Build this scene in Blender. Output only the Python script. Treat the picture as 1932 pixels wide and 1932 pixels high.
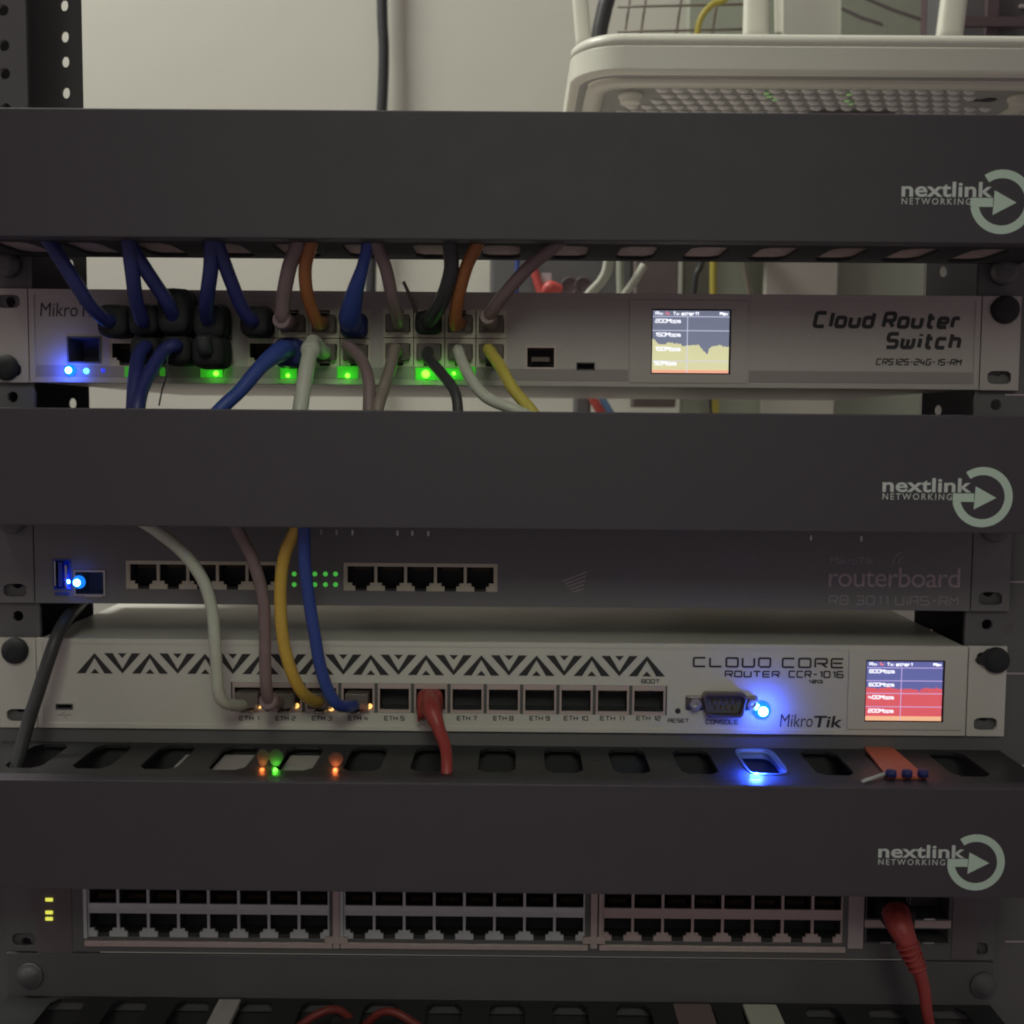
import bpy, bmesh, math, random
from mathutils import Vector, Matrix
random.seed(7)
R = math.radians
for o in list(bpy.data.objects): bpy.data.objects.remove(o)
SC = bpy.context.scene
COL = SC.collection
MM = 0.001

# ------------------------------------------------------------------ camera
CAM = dict(x=6.4, y=-540.9, z=-40.1, yaw=.0036, pitch=-.0757, roll=.0081, f=2155.0)
def cam_axes():
    cy, sy = math.cos(CAM['yaw']), math.sin(CAM['yaw']); cp, sp = math.cos(CAM['pitch']), math.sin(CAM['pitch'])
    cr, sr = math.cos(CAM['roll']), math.sin(CAM['roll'])
    fw = Vector((-sy*cp, cy*cp, sp)); r = Vector((cy, sy, 0)); u = r.cross(fw)
    return cr*r+sr*u, -sr*r+cr*u, fw
AX_R, AX_U, AX_F = cam_axes()
cam_d = bpy.data.cameras.new('camera'); cam = bpy.data.objects.new('camera', cam_d); COL.objects.link(cam)
mw = Matrix((AX_R, AX_U, -AX_F)).transposed().to_4x4()
mw.translation = Vector((CAM['x'], CAM['y'], CAM['z']))*MM
cam.matrix_world = mw
cam_d.sensor_width = 36; cam_d.lens = CAM['f']/1932*36
cam_d.clip_start = .01; cam_d.clip_end = 20
cam_d.dof.use_dof = True; cam_d.dof.focus_distance = .535; cam_d.dof.aperture_fstop = 13
SC.camera = cam
# ------------------------------------------------------------------ world, lamps, exposure
w = bpy.data.worlds.new('World'); SC.world = w; w.use_nodes = True
bg = w.node_tree.nodes['Background']; bg.inputs[0].default_value = (1, .85, .87, 1); bg.inputs[1].default_value = .128
def area(name, loc, target, size, power, color, sy=None):
    d = bpy.data.lights.new(name, 'AREA'); d.energy = power; d.color = color; d.size = size
    if sy: d.shape = 'RECTANGLE'; d.size_y = sy
    o = bpy.data.objects.new(name, d); COL.objects.link(o); o.location = loc
    o.rotation_euler = (Vector(target)-Vector(loc)).to_track_quat('-Z', 'Y').to_euler(); return o
area('ceiling_light_behind', (-.78, .05, 1.30), (-.42, .46, -.05), .4, 18.5, (.985, 1, .90))
area('ceiling_light_room', (.06, -1.05, .60), (-.01, 0, -.12), .4, .21, (.92, 1, .80)).data.spread = R(44)
area('pink_fill', (-1.3, -.9, .25), (-.2, 0, 0), .8, .35, (1, .66, .70))  # added pinkish fill from the left, no source seen
SC.view_settings.view_transform = 'Standard'; SC.view_settings.look = 'None'
SC.view_settings.exposure = 0; SC.view_settings.gamma = 1
SC.render.engine = 'CYCLES'
SC.cycles.use_denoising = True
SC.cycles.filter_width = 2.0
SC.cycles.max_bounces = 8

# ------------------------------------------------------------------ helpers
def P(px, py, Y=0.0):
    """a point of the photograph (1932 px wide) taken to the plane at depth Y mm -> mm"""
    d = AX_F*CAM['f'] + AX_R*(px-966) + AX_U*(966-py)
    c = Vector((CAM['x'], CAM['y'], CAM['z']))
    return c + d*((Y-c.y)/d.y)
def box_of(x0, y0, x1, y1, Y=0.0):
    a, b, c, d = P(x0, y0, Y), P(x1, y0, Y), P(x0, y1, Y), P(x1, y1, Y)
    return (a.x+c.x)/2, (b.x+d.x)/2, (c.z+d.z)/2, (a.z+b.z)/2     # X0 X1 Z0 Z1
MATS = {}
def mat(name, col, rough=.5, metal=0, spec=.5, emit=None, es=0, grain=0.0, gscale=300, bump=0, alpha=None, coat=0, trans=0):
    if name in MATS: return MATS[name]
    m = bpy.data.materials.new(name); m.use_nodes = True; nt = m.node_tree; b = nt.nodes['Principled BSDF']
    b.inputs['Base Color'].default_value = (*col, 1); b.inputs['Roughness'].default_value = rough
    b.inputs['Metallic'].default_value = metal; b.inputs['Specular IOR Level'].default_value = spec
    b.inputs['Coat Weight'].default_value = coat; b.inputs['Transmission Weight'].default_value = trans
    if emit: b.inputs['Emission Color'].default_value = (*emit, 1); b.inputs['Emission Strength'].default_value = es
    if grain or bump:
        tc = nt.nodes.new('ShaderNodeTexCoord'); n = nt.nodes.new('ShaderNodeTexNoise'); n.inputs['Scale'].default_value = gscale
        n.inputs['Detail'].default_value = 5; nt.links.new(tc.outputs['Object'], n.inputs['Vector'])
        if grain:
            n2 = nt.nodes.new('ShaderNodeTexNoise'); n2.inputs['Scale'].default_value = gscale*.07; n2.inputs['Detail'].default_value = 3
            nt.links.new(tc.outputs['Object'], n2.inputs['Vector'])
            ad = nt.nodes.new('ShaderNodeMath'); ad.operation = 'ADD'
            nt.links.new(n.outputs['Fac'], ad.inputs[0]); nt.links.new(n2.outputs['Fac'], ad.inputs[1])
            mr = nt.nodes.new('ShaderNodeMapRange'); mr.inputs[1].default_value = .6; mr.inputs[2].default_value = 1.4
            mr.inputs[3].default_value = 1-grain; mr.inputs[4].default_value = 1+grain
            nt.links.new(ad.outputs[0], mr.inputs[0])
            mx = nt.nodes.new('ShaderNodeVectorMath'); mx.operation = 'SCALE'; mx.inputs[0].default_value = col
            nt.links.new(mr.outputs[0], mx.inputs['Scale']); nt.links.new(mx.outputs[0], b.inputs['Base Color'])
            m2 = nt.nodes.new('ShaderNodeMapRange'); m2.inputs[1].default_value = .6; m2.inputs[2].default_value = 1.4
            m2.inputs[3].default_value = max(.02, rough-.08); m2.inputs[4].default_value = min(1, rough+.08)
            nt.links.new(ad.outputs[0], m2.inputs[0]); nt.links.new(m2.outputs[0], b.inputs['Roughness'])
        if bump:
            bp = nt.nodes.new('ShaderNodeBump'); bp.inputs['Strength'].default_value = bump; bp.inputs['Distance'].default_value = .0004
            nt.links.new(n.outputs['Fac'], bp.inputs['Height']); nt.links.new(bp.outputs[0], b.inputs['Normal'])
    MATS[name] = m; return m

class MB:
    """collects geometry in world mm"""
    def __init__(s): s.v = []; s.f = []; s.mi = []; s.sm = []
    def add(s, vs, fs, mi=0, smooth=False):
        n = len(s.v); s.v += [Vector(v) for v in vs]
        for f in fs: s.f.append([i+n for i in f]); s.mi.append(mi); s.sm.append(smooth)
        return s
    def box(s, x0, x1, y0, y1, z0, z1, mi=0, bev=0):
        if bev:
            bm = bmesh.new(); bmesh.ops.create_cube(bm, size=1)
            for v in bm.verts: v.co = Vector((x0+(v.co.x+.5)*(x1-x0), y0+(v.co.y+.5)*(y1-y0), z0+(v.co.z+.5)*(z1-z0)))
            bmesh.ops.bevel(bm, geom=bm.edges[:], offset=bev, segments=2, profile=.5, affect='EDGES')
            bm.verts.index_update(); s.add([v.co for v in bm.verts], [[v.index for v in f.verts] for f in bm.faces], mi); bm.free(); return s
        v = [(x0,y0,z0),(x1,y0,z0),(x1,y1,z0),(x0,y1,z0),(x0,y0,z1),(x1,y0,z1),(x1,y1,z1),(x0,y1,z1)]
        return s.add(v, [(0,3,2,1),(4,5,6,7),(0,1,5,4),(1,2,6,5),(2,3,7,6),(3,0,4,7)], mi)
    def loft(s, rings, mi=0, caps=True, smooth=True):
        n = len(rings[0]); vs = [p for r in rings for p in r]; fs = []
        for i in range(len(rings)-1):
            for j in range(n): fs.append((i*n+j, i*n+(j+1)%n, (i+1)*n+(j+1)%n, (i+1)*n+j))
        s.add(vs, fs, mi, smooth)
        if caps:
            s.add(rings[0], [tuple(range(n))[::-1]], mi, False); s.add(rings[-1], [tuple(range(n))], mi, False)
        return s
    def tube(s, pts, rad, mi=0, n=10, sub=8, caps=True):
        pts = [Vector(p) for p in pts]; rr = rad if isinstance(rad, (list, tuple)) else [rad]*len(pts)
        q = []; qr = []
        for i in range(len(pts)-1):
            p0 = pts[i-1] if i else 2*pts[0]-pts[1]; p1, p2 = pts[i], pts[i+1]; p3 = pts[i+2] if i+2 < len(pts) else 2*pts[-1]-pts[-2]
            for k in range(sub):
                t = k/sub
                q.append(.5*((2*p1)+(p2-p0)*t+(2*p0-5*p1+4*p2-p3)*t*t+(3*p1-p0-3*p2+p3)*t**3)); qr.append(rr[i]+(rr[i+1]-rr[i])*t)
        q.append(pts[-1]); qr.append(rr[-1])
        rings = []; up = None
        for i, p in enumerate(q):
            t = (q[min(i+1, len(q)-1)]-q[max(i-1, 0)]).normalized()
            if up is None: up = t.orthogonal().normalized()
            up = (up - t*up.dot(t)).normalized(); side = t.cross(up)
            rings.append([p+(up*math.cos(a)+side*math.sin(a))*qr[i] for a in [2*math.pi*k/n for k in range(n)]])
        return s.loft(rings, mi, caps)
    def disc_stack(s, c, prof, axis='y', n=24, mi=0, smooth=True):
        """lathe about an axis through c; prof = (offset along axis, radius)"""
        rings = []
        for off, r in prof:
            ring = []
            for k in range(n):
                a = 2*math.pi*k/n; u, v = r*math.cos(a), r*math.sin(a)
                ring.append(Vector(c)+(Vector((u, off, v)) if axis == 'y' else Vector((u, v, off))))
            rings.append(ring)
        return s.loft(rings, mi, True, smooth)
    def prism(s, poly, y0, y1, mi=0):
        """polygon in XZ pushed from y0 (front) to y1"""
        n = len(poly); a = [(x, y0, z) for x, z in poly]; b = [(x, y1, z) for x, z in poly]
        s.add(a+b, [tuple(range(n)), tuple(range(2*n-1, n-1, -1))]+[(i, i+n, (i+1)%n+n, (i+1)%n) for i in range(n)], mi); return s
    def mesh(s, name, mats, origin=(0,0,0)):
        me = bpy.data.meshes.new(name); o = Vector(origin)
        me.from_pydata([tuple((v-o)*MM) for v in s.v], [], s.f)
        for m in (mats if isinstance(mats, (list, tuple)) else [mats]): me.materials.append(m)
        me.polygons.foreach_set('material_index', s.mi); me.polygons.foreach_set('use_smooth', s.sm)
        bm = bmesh.new(); bm.from_mesh(me); bmesh.ops.remove_doubles(bm, verts=bm.verts, dist=1e-7); bmesh.ops.recalc_face_normals(bm, faces=bm.faces)
        bm.to_mesh(me); bm.free(); me.update(); return me
ORG = {}
def thing(name, label, cat, loc, group=None):
    o = bpy.data.objects.new(name, None); COL.objects.link(o); o.empty_display_size = .01
    o.location = Vector(loc)*MM; o['label'] = label; o['category'] = cat
    if group: o['group'] = group
    ORG[o.name] = Vector(loc); return o
def org(o): return ORG[o.name] if o else Vector((0,0,0))
def part(name, mb, mats, parent, label=None, origin=None, kind=None):
    """one mesh object; vertices in world mm"""
    po = org(parent)
    if origin is None:
        lo = [min(v[i] for v in mb.v) for i in range(3)]; hi = [max(v[i] for v in mb.v) for i in range(3)]
        origin = Vector(((lo[0]+hi[0])/2, (lo[1]+hi[1])/2, lo[2]))
    o = bpy.data.objects.new(name, mb.mesh(name, mats, origin)); COL.objects.link(o)
    o.parent = parent; o.location = (Vector(origin)-po)*MM; ORG[o.name] = Vector(origin)
    if label: o['label'] = label
    if kind: o['kind'] = kind
    return o
def place(name, me, pos, parent, label=None):
    o = bpy.data.objects.new(name, me); COL.objects.link(o); o.parent = parent
    o.location = (Vector(pos)-org(parent))*MM; ORG[o.name] = Vector(pos)
    if label: o['label'] = label
    return o
def solo(name, mb, mats, label, cat, group=None):
    o = part(name, mb, mats, None); o['label'] = label; o['category'] = cat
    if group: o['group'] = group
    return o
def holed(mb, u0, u1, v0, v1, hole, fn, thick, mi=0, n=24):
    """one rectangular cell with a rounded hole (cu, cv, ru, rv, power); fn maps (u, v, depth) to a point"""
    cu, cv, ru, rv, pw = hole
    ang = sorted([2*math.pi*k/n for k in range(n)]+[math.atan2(b-cv, a-cu) % (2*math.pi) for a in (u0, u1) for b in (v0, v1)])
    A = [[], [], [], []]
    for a in ang:
        c, s_ = math.cos(a), math.sin(a)
        t = min((((u1-cu) if c > 0 else (u0-cu))/c) if abs(c) > 1e-9 else 1e9, (((v1-cv) if s_ > 0 else (v0-cv))/s_) if abs(s_) > 1e-9 else 1e9)
        k = (abs(c/ru)**pw+abs(s_/rv)**pw)**(-1/pw)
        for i, (uu, vv, d) in enumerate(((cu+c*t, cv+s_*t, 0), (cu+c*k, cv+s_*k, 0), (cu+c*k, cv+s_*k, thick), (cu+c*t, cv+s_*t, thick))): A[i].append(fn(uu, vv, d))
    m = len(ang); vs = A[0]+A[1]+A[2]+A[3]; fs = []
    for j in range(3):
        for i in range(m): fs.append((j*m+i, j*m+(i+1)%m, (j+1)*m+(i+1)%m, (j+1)*m+i))
    mb.add(vs, fs, mi)

# ------------------------------------------------------------------ stroke lettering
G = {'C':[[(4,6),(0,6),(0,0),(4,0)]],'L':[[(0,6),(0,0),(4,0)]],'O':[[(2,0),(0,0),(0,6),(4,6),(4,0),(2,0)]],'U':[[(0,6),(0,0),(4,0),(4,6)]],
'D':[[(.3,0),(3.9,0),(4,6),(0,6),(0,.3)]],'R':[[(0,0),(0,6),(4,6),(4,2.7),(.6,2.7)],[(2.2,2.6),(4,0)]],'E':[[(4,6),(0,6),(0,0),(4,0)],[(.5,3),(3.6,3)]],
'T':[[(0,6),(4,6)],[(2,5.6),(2,0)]],'S':[[(4,6),(0,6),(0,3),(4,3),(4,0),(0,0)]],'1':[[(.8,5),(2,6),(2,0)]],'2':[[(0,6),(4,6),(4,3),(0,3),(0,0),(4,0)]],
'3':[[(0,6),(4,6),(4,0),(0,0)],[(1,3),(3.6,3)]],'4':[[(.3,6),(0,2.2),(4,2.2)],[(3,4.6),(3,0)]],'5':[[(4,6),(0,6),(0,3),(4,3),(4,0),(0,0)]],
'6':[[(4,6),(0,6),(0,0),(4,0),(4,3),(.5,3)]],'7':[[(0,6),(4,6),(1.5,0)]],'8':[[(2,0),(0,0),(0,6),(4,6),(4,0),(2,0)],[(.5,3),(3.5,3)]],
'9':[[(3.6,3),(0,3),(0,6),(4,6),(4,0),(0,0)]],'0':[[(2,0),(0,0),(0,6),(4,6),(4,0),(2,0)]],'G':[[(4,6),(0,6),(0,0),(4,0),(4,3),(2.2,3)]],
'M':[[(0,0),(0,6),(2,3),(4,6),(4,0)]],'N':[[(0,0),(0,6),(4,0),(4,6)]],'W':[[(0,6),(1.1,0),(2.5,4.6),(3.9,0),(5,6)]],'K':[[(0,6),(0,0)],[(4,6),(.8,3),(4,0)]],
'I':[[(.6,6),(.6,0)]],'H':[[(0,6),(0,0)],[(4,6),(4,0)],[(.5,3),(3.5,3)]],'A':[[(0,0),(0,6),(4,6),(4,0)],[(.5,2.6),(3.5,2.6)]],'B':[[(2,0),(0,0),(0,6),(4,6),(4,0),(2,0)],[(.5,3),(3.5,3)]],
'P':[[(0,0),(0,6),(4,6),(4,3),(.5,3)]],'F':[[(4,6),(0,6),(0,0)],[(.5,3),(3.4,3)]],'X':[[(0,6),(4,0)],[(4,6),(2.4,3.5)],[(1.6,2.5),(0,0)]],
'a':[[(.2,4),(3.5,4),(3.5,0),(0,0),(0,2.2),(3,2.2)]],'b':[[(0,6),(0,0),(3.5,0),(3.5,4),(.6,4)]],'c':[[(3.5,4),(0,4),(0,0),(3.5,0)]],'d':[[(3.5,6),(3.5,0),(0,0),(0,4),(2.9,4)]],
'e':[[(3.5,0),(0,0),(0,4),(3.5,4),(3.5,1.9),(.6,1.9)]],'h':[[(0,6),(0,0)],[(.6,4),(3.5,4),(3.5,0)]],'i':[[(.5,4),(.5,0)],[(.5,5.1),(.5,6)]],'k':[[(0,6),(0,0)],[(3.3,4),(.8,2),(3.3,0)]],
'l':[[(.5,6),(.5,0)]],'m':[[(0,0),(0,4),(4.6,4),(4.6,0)],[(2.3,3.5),(2.3,0)]],'n':[[(0,0),(0,4),(3.5,4),(3.5,0)]],'o':[[(1.7,0),(0,0),(0,4),(3.5,4),(3.5,0),(1.7,0)]],
'p':[[(0,-1.7),(0,4),(3.5,4),(3.5,0),(.6,0)]],'r':[[(0,0),(0,4),(2.6,4)]],'s':[[(3.3,4),(0,4),(0,2),(3.3,2),(3.3,0),(0,0)]],'t':[[(1,6),(1,0),(2.8,0)],[(0,4),(.6,4)],[(1.4,4),(2.8,4)]],
'u':[[(0,4),(0,0),(3.5,0),(3.5,4)]],'w':[[(0,4),(0,0),(4.6,0),(4.6,4)],[(2.3,3.6),(2.3,.4)]],'x':[[(0,4),(3.6,0)],[(3.6,4),(2.2,2.5)],[(1.4,1.5),(0,0)]],
'-':[[(.5,3),(2.6,3)]],'.':[[(.4,0),(.4,.6)]],':':[[(.4,.6),(.4,1.2)],[(.4,3),(.4,3.6)]],'_':[[(0,0),(3,0)]],'\u03b5':[[(3.6,4),(0,4),(0,0),(3.6,0)],[(.6,2),(3,2)]]}
def strip(mb, pts, wd, y, rnd, mi=0):
    pts = [Vector((p[0], p[1])) for p in pts]
    if rnd and len(pts) > 2:
        closed = (pts[0]-pts[-1]).length < 1e-6
        q = [pts[0]]
        for a, b, c in zip(pts, pts[1:], pts[2:]):
            r = min(rnd, (a-b).length*.48, (c-b).length*.48)
            p0 = b+(a-b).normalized()*r; p2 = b+(c-b).normalized()*r
            for t in (0, .33, .67, 1): q.append(p0*(1-t)**2+b*2*t*(1-t)+p2*t*t)
        q.append(pts[-1]); pts = q
    L, Rr = [], []
    n = len(pts)
    for i, p in enumerate(pts):
        d1 = (p-pts[i-1]).normalized() if i else (pts[1]-p).normalized()
        d2 = (pts[i+1]-p).normalized() if i < n-1 else d1
        t = (d1+d2); t = t.normalized() if t.length > 1e-6 else d1
        nn = Vector((-t.y, t.x)); k = min(1.6, 1/max(.4, nn.dot(Vector((-d1.y, d1.x)))))
        L.append(p+nn*wd/2*k); Rr.append(p-nn*wd/2*k)
    vs = [(v.x, y, v.y) for v in L+Rr]
    mb.add(vs, [(i, i+1, n+i+1, n+i) for i in range(n-1)], mi)
def lettering(text, box, y, weight, italic=0.0, rnd=.9, gap=1.5, dy=.03):
    """text fitted into box (X0,X1,Z0,Z1) on the plane Y=y (mm)"""
    X0, X1, Z0, Z1 = box; polys = []; x = 0
    for ch in text:
        if ch == ' ': x += 2.6; continue
        g = G[ch]; wd = max(p[0] for s_ in g for p in s_)
        for s_ in g: polys.append([(p[0]+x, p[1]) for p in s_])
        x += wd+gap
    x -= gap; mxh = max(p[1] for s_ in polys for p in s_); sx = (X1-X0-weight)/(x+italic*mxh); sz = (Z1-Z0-weight)/mxh
    mb = MB()
    for i, s_ in enumerate(polys):
        strip(mb, [(X0+weight/2+(px+italic*pz)*sx, Z0+weight/2+pz*sz) for px, pz in s_], weight, y-dy*(i % 4)*.5, rnd*min(sx, sz))
    return mb

def print_text(text, box, y, bold=0.0, shear=0.0, space=1.0):
    """lettering in the built-in typeface, fitted into box (X0,X1,Z0,Z1) on the plane Y=y"""
    cu = bpy.data.curves.new('print', 'FONT'); cu.body = text; cu.offset = bold; cu.shear = shear; cu.space_character = space; cu.resolution_u = 3
    ob = bpy.data.objects.new('print', cu); COL.objects.link(ob); bpy.context.view_layer.update()
    me = bpy.data.meshes.new_from_object(ob.evaluated_get(bpy.context.evaluated_depsgraph_get()))
    vs = [v.co.copy() for v in me.vertices]; fs = [list(p.vertices) for p in me.polygons]
    bpy.data.objects.remove(ob); bpy.data.curves.remove(cu); bpy.data.meshes.remove(me)
    x0, x1 = min(v.x for v in vs), max(v.x for v in vs); z0, z1 = min(v.y for v in vs), max(v.y for v in vs)
    X0, X1, Z0, Z1 = box
    return MB().add([(X0+(v.x-x0)/(x1-x0)*(X1-X0), y, Z0+(v.y-z0)/(z1-z0)*(Z1-Z0)) for v in vs], fs)

# ------------------------------------------------------------------ materials
M_WALL = mat('wall_paint', (.74, .72, .64), .8, grain=.03, gscale=40, bump=.15)
M_GREENWALL = mat('greenish_board', (.42, .45, .36), .7, grain=.04, gscale=40)
M_PALEBOARD = mat('pale_board', (.60, .57, .50), .7, grain=.03, gscale=40)
M_BROWN = mat('brown_wood', (.17, .13, .125), .6, grain=.2, gscale=60)
M_BLACK = mat('black_powder_coat', (.070, .060, .074), .6, grain=.05, gscale=900, bump=.12)
M_BLACK2 = mat('black_steel', (.15, .146, .15), .6, grain=.06, gscale=700, bump=.08)
M_GLOSS = mat('black_gloss_paint', (.030, .030, .032), .4, grain=.08, gscale=500)
M_BLANK = mat('blank_panel_paint', (.125, .12, .128), .6, grain=.05, gscale=900, bump=.1)
M_MATTE = mat('matte_black', (.06, .06, .062), .95, spec=.08, grain=.06, gscale=700)
M_LINING = mat('slot_light_pink', (.44, .33, .32), .9, grain=.35, gscale=220)
M_VOID = mat('dark_plastic', (.12, .12, .122), .7)
M_WHITE = mat('off_white_enamel', (.70, .67, .62), .45, grain=.03, gscale=500, bump=.05)
M_SWITCH = mat('light_grey_enamel', (.53, .475, .46), .45, grain=.04, gscale=500, bump=.05)
M_SWBAND = mat('grey_band', (.36, .31, .31), .5, grain=.04, gscale=500)
M_DARKGREY = mat('dark_grey_enamel', (.215, .21, .217), .6, grain=.04, gscale=600, bump=.06)
M_WHITE2 = mat('off_white_band', (.50, .46, .45), .5, grain=.03, gscale=500)
M_ZINC = mat('zinc_plate', (.55, .50, .49), .55, metal=0, grain=.1, gscale=200)
M_CREAM = mat('port_shield_metal', (.66, .62, .50), .38, metal=.25, grain=.1, gscale=300)
M_SILVER = mat('silver_port_shield', (.64, .66, .68), .33, metal=.3, grain=.22, gscale=60)
M_SHIELD = mat('dull_port_shield', (.62, .50, .48), .45, metal=.2, grain=.1, gscale=300)
M_PRINT = mat('black_print', (.035, .034, .037), .6)
M_GREYPRINT = mat('grey_print', (.52, .43, .46), .5)
M_DIMPRINT = mat('dim_grey_print', (.16, .13, .14), .5)
M_FAINT = mat('faint_grey_print', (.37, .34, .35), .5)
M_LOGO = mat('silver_green_print', (.66, .82, .71), .45, grain=.03, gscale=300)
M_LOGO2 = mat('silver_print', (.70, .75, .73), .45)
M_BLUE = mat('blue_cable', (.034, .042, .19), .42, grain=.08, gscale=250)
M_BLUE2 = mat('bright_blue_cable', (.045, .085, .36), .42, grain=.08, gscale=250)
M_MAUVE = mat('mauve_cable', (.255, .18, .185), .45, grain=.08, gscale=250)
M_TAN = mat('grey_tan_cable', (.28, .235, .20), .45, grain=.08, gscale=250)
M_ORANGE = mat('orange_cable', (.42, .155, .055), .42, grain=.1, gscale=250)
M_YELLOW = mat('yellow_cable', (.72, .46, .08), .42, grain=.08, gscale=250)
M_YELLOW2 = mat('lemon_cable', (.62, .52, .10), .42, grain=.08, gscale=250)
M_WCABLE = mat('white_cable', (.62, .64, .54), .42, grain=.05, gscale=250)
M_RED = mat('red_cable', (.40, .06, .055), .42, grain=.1, gscale=250)
M_SHADERED = mat('shaded_red_cable', (.22, .035, .03), .5, grain=.1, gscale=250)  # the red above, darkened for the shade at the bottom edge
M_BCABLE = mat('black_cable', (.055, .055, .06), .45, grain=.08, gscale=250)
M_BOOT = mat('black_rubber', (.026, .026, .03), .75, grain=.1, gscale=400)
M_CLEAR = mat('clear_plug_plastic', (.24, .20, .18), .2, trans=.3)
M_GOLD = mat('gold_contacts', (.7, .5, .2), .35, metal=1)
M_PIT = mat('port_black', (.05, .05, .052), .7)
M_SHADEGOLD = mat('shaded_contacts', (.16, .12, .07), .5)  # gold darkened to hold the shade inside the ports
M_STEEL = mat('bright_steel', (.6, .6, .6), .3, metal=1)
M_ROUTER = mat('cream_plastic', (.86, .85, .74), .42, grain=.02, gscale=300)
M_ROUTER2 = mat('grey_vent_plastic', (.40, .40, .38), .5, grain=.05, gscale=300)
M_DIMPLE = mat('vent_rib_highlight', (.9, .89, .85), .35)  # paler than the vent plate to stand for light on the ribs
M_PAPER = mat('white_paper', (.62, .62, .54), .8)
M_GPAPER = mat('grey_green_carton', (.34, .36, .29), .8, grain=.1, gscale=60)
M_PURPLE = mat('dark_purple_frame', (.13, .09, .10), .5)
def glow(name, col, s): return mat(name, col, .4, emit=col, es=s)
L_BLUE = glow('blue_led', (.04, .30, 1), 9)
L_BLUECORE = glow('blue_led_core', (.35, .9, 1), 6)
L_CYAN = glow('blue_led_bloom', (.01, .22, .95), 1.1)  # glowing dome widened to stand for the bloom round the LED
L_BLUEDIM = glow('blue_led_dim', (.04, .06, .8), .8)
L_GREEN = glow('green_led_window', (.06, .48, .03), .32)
L_GREENC = glow('green_led_core', (.5, 1, .10), 1.0)
L_GREEN2 = glow('green_led_small', (.08, .55, .07), .6)
L_ORANGE = glow('orange_led', (.9, .16, .03), .42)
L_AMBER = glow('amber_led', (1, .55, .16), 1.6)
L_YELLOW = glow('yellow_led', (.75, .75, .10), .95)

# ------------------------------------------------------------------ the setting: wall behind the rack
Yw = 460.0
a = P(-700, -600, Yw); b = P(2600, 2600, Yw)
wl = part('wall', MB().box(a.x, b.x, Yw, Yw+20, b.z, a.z), M_WALL, None); wl['kind'] = 'structure'

def board(name, x0, x1, y0, y1, Y, th, m, label, cat):
    X0, X1, Z0, Z1 = box_of(x0, y0, x1, y1, Y); return solo(name, MB().box(X0, X1, Y, Y+th, Z0, Z1, 0, 1), m, label, cat)
board('partition_board', 1290, 1745, -60, 1100, 420, 12, M_GREENWALL, 'tall greyish green board standing against the wall behind the white switch', 'board')
board('door_panel', 1441, 1577, 240, 1090, 404, 10, M_PALEBOARD, 'pale vertical board leaning in front of the greyish green board', 'board')
board('wooden_post', 1200, 1280, 240, 768, 400, 30, M_BROWN, 'dark brown upright post beside the greyish green board', 'post')

# ------------------------------------------------------------------ rack posts
UZ = -7.0     # hole raster offset
def rack_post(sgn, label):
    zt, zb = (330 if sgn < 0 else 96), -420
    t = thing('rack_post', label, 'rack post', (sgn*240, 0, zb), 'front posts of the rack')
    # front flange with square holes
    mb = MB(); xi, xo = 222, 268
    zs = []; z = 15.875-14*44.45
    while z < zt+60:
        for d in (0, 15.875, 31.75): zs.append(z-15.875+d)
        z += 44.45
    zs = [q for q in zs if zb+12 < q < zt-12]
    edges = [zb]+[(p+q)/2 for p, q in zip(zs, zs[1:])]+[zt]
    for i, q in enumerate(zs):
        holed(mb, min(sgn*xi, sgn*xo), max(sgn*xi, sgn*xo), edges[i], edges[i+1], (sgn*232.5, q, 2.6, 2.6, 2), lambda u, v, d: (u, 1.6+d, v), 2.0, n=12)
    part('front_flange', mb, M_BLACK2, t)
    part('side_web', MB().box(min(sgn*266, sgn*268), max(sgn*266, sgn*268), 3.6, 70.8, zb, zt), M_BLACK2, t)
    mb = MB(); off = 175.99-7*15.875
    zs = []; base = 175.99-20*44.45
    for k in range(26):
        for d in (0, 15.875, 31.75-1e-3): zs.append(base+k*44.45+d)
    # measured raster: holes at 176, 160.1, 147.4, 131.5
    zs = sorted(set([round(175.99-44.45*k-d, 2) for k in range(-4, 16) for d in (0, 15.875, 28.575)]))
    zs = [q for q in zs if zb+9 < q < zt-9]
    edges = [zb]+[(p+q)/2 for p, q in zip(zs, zs[1:])]+[zt]
    for i, q in enumerate(zs):
        holed(mb, min(sgn*222.5, sgn*266), max(sgn*222.5, sgn*266), edges[i], edges[i+1], (sgn*231, q, 2.0, 3.1, 2), lambda u, v, d: (u, 70.8+d, v), 1.5, n=10)
    part('rear_flange', mb, M_BLACK2, t)
    return t
rack_post(-1, 'black steel rack post with a column of small holes, on the left edge')
rp = rack_post(1, 'black steel rack post with pale unit marks, on the right edge')
for y in (745, 1098, 1271, 1445, 1777):
    c = P(1913, y, 1); part('unit_mark', MB().box(c.x-4.2, c.x+10, 1.2, 1.55, c.z-.4, c.z+.4), M_GREYPRINT, rp)
part('unit_number', lettering('22', box_of(1896, 1176, 1914, 1196, 1), 1.45, .9), M_DIMPRINT, rp)

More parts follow.
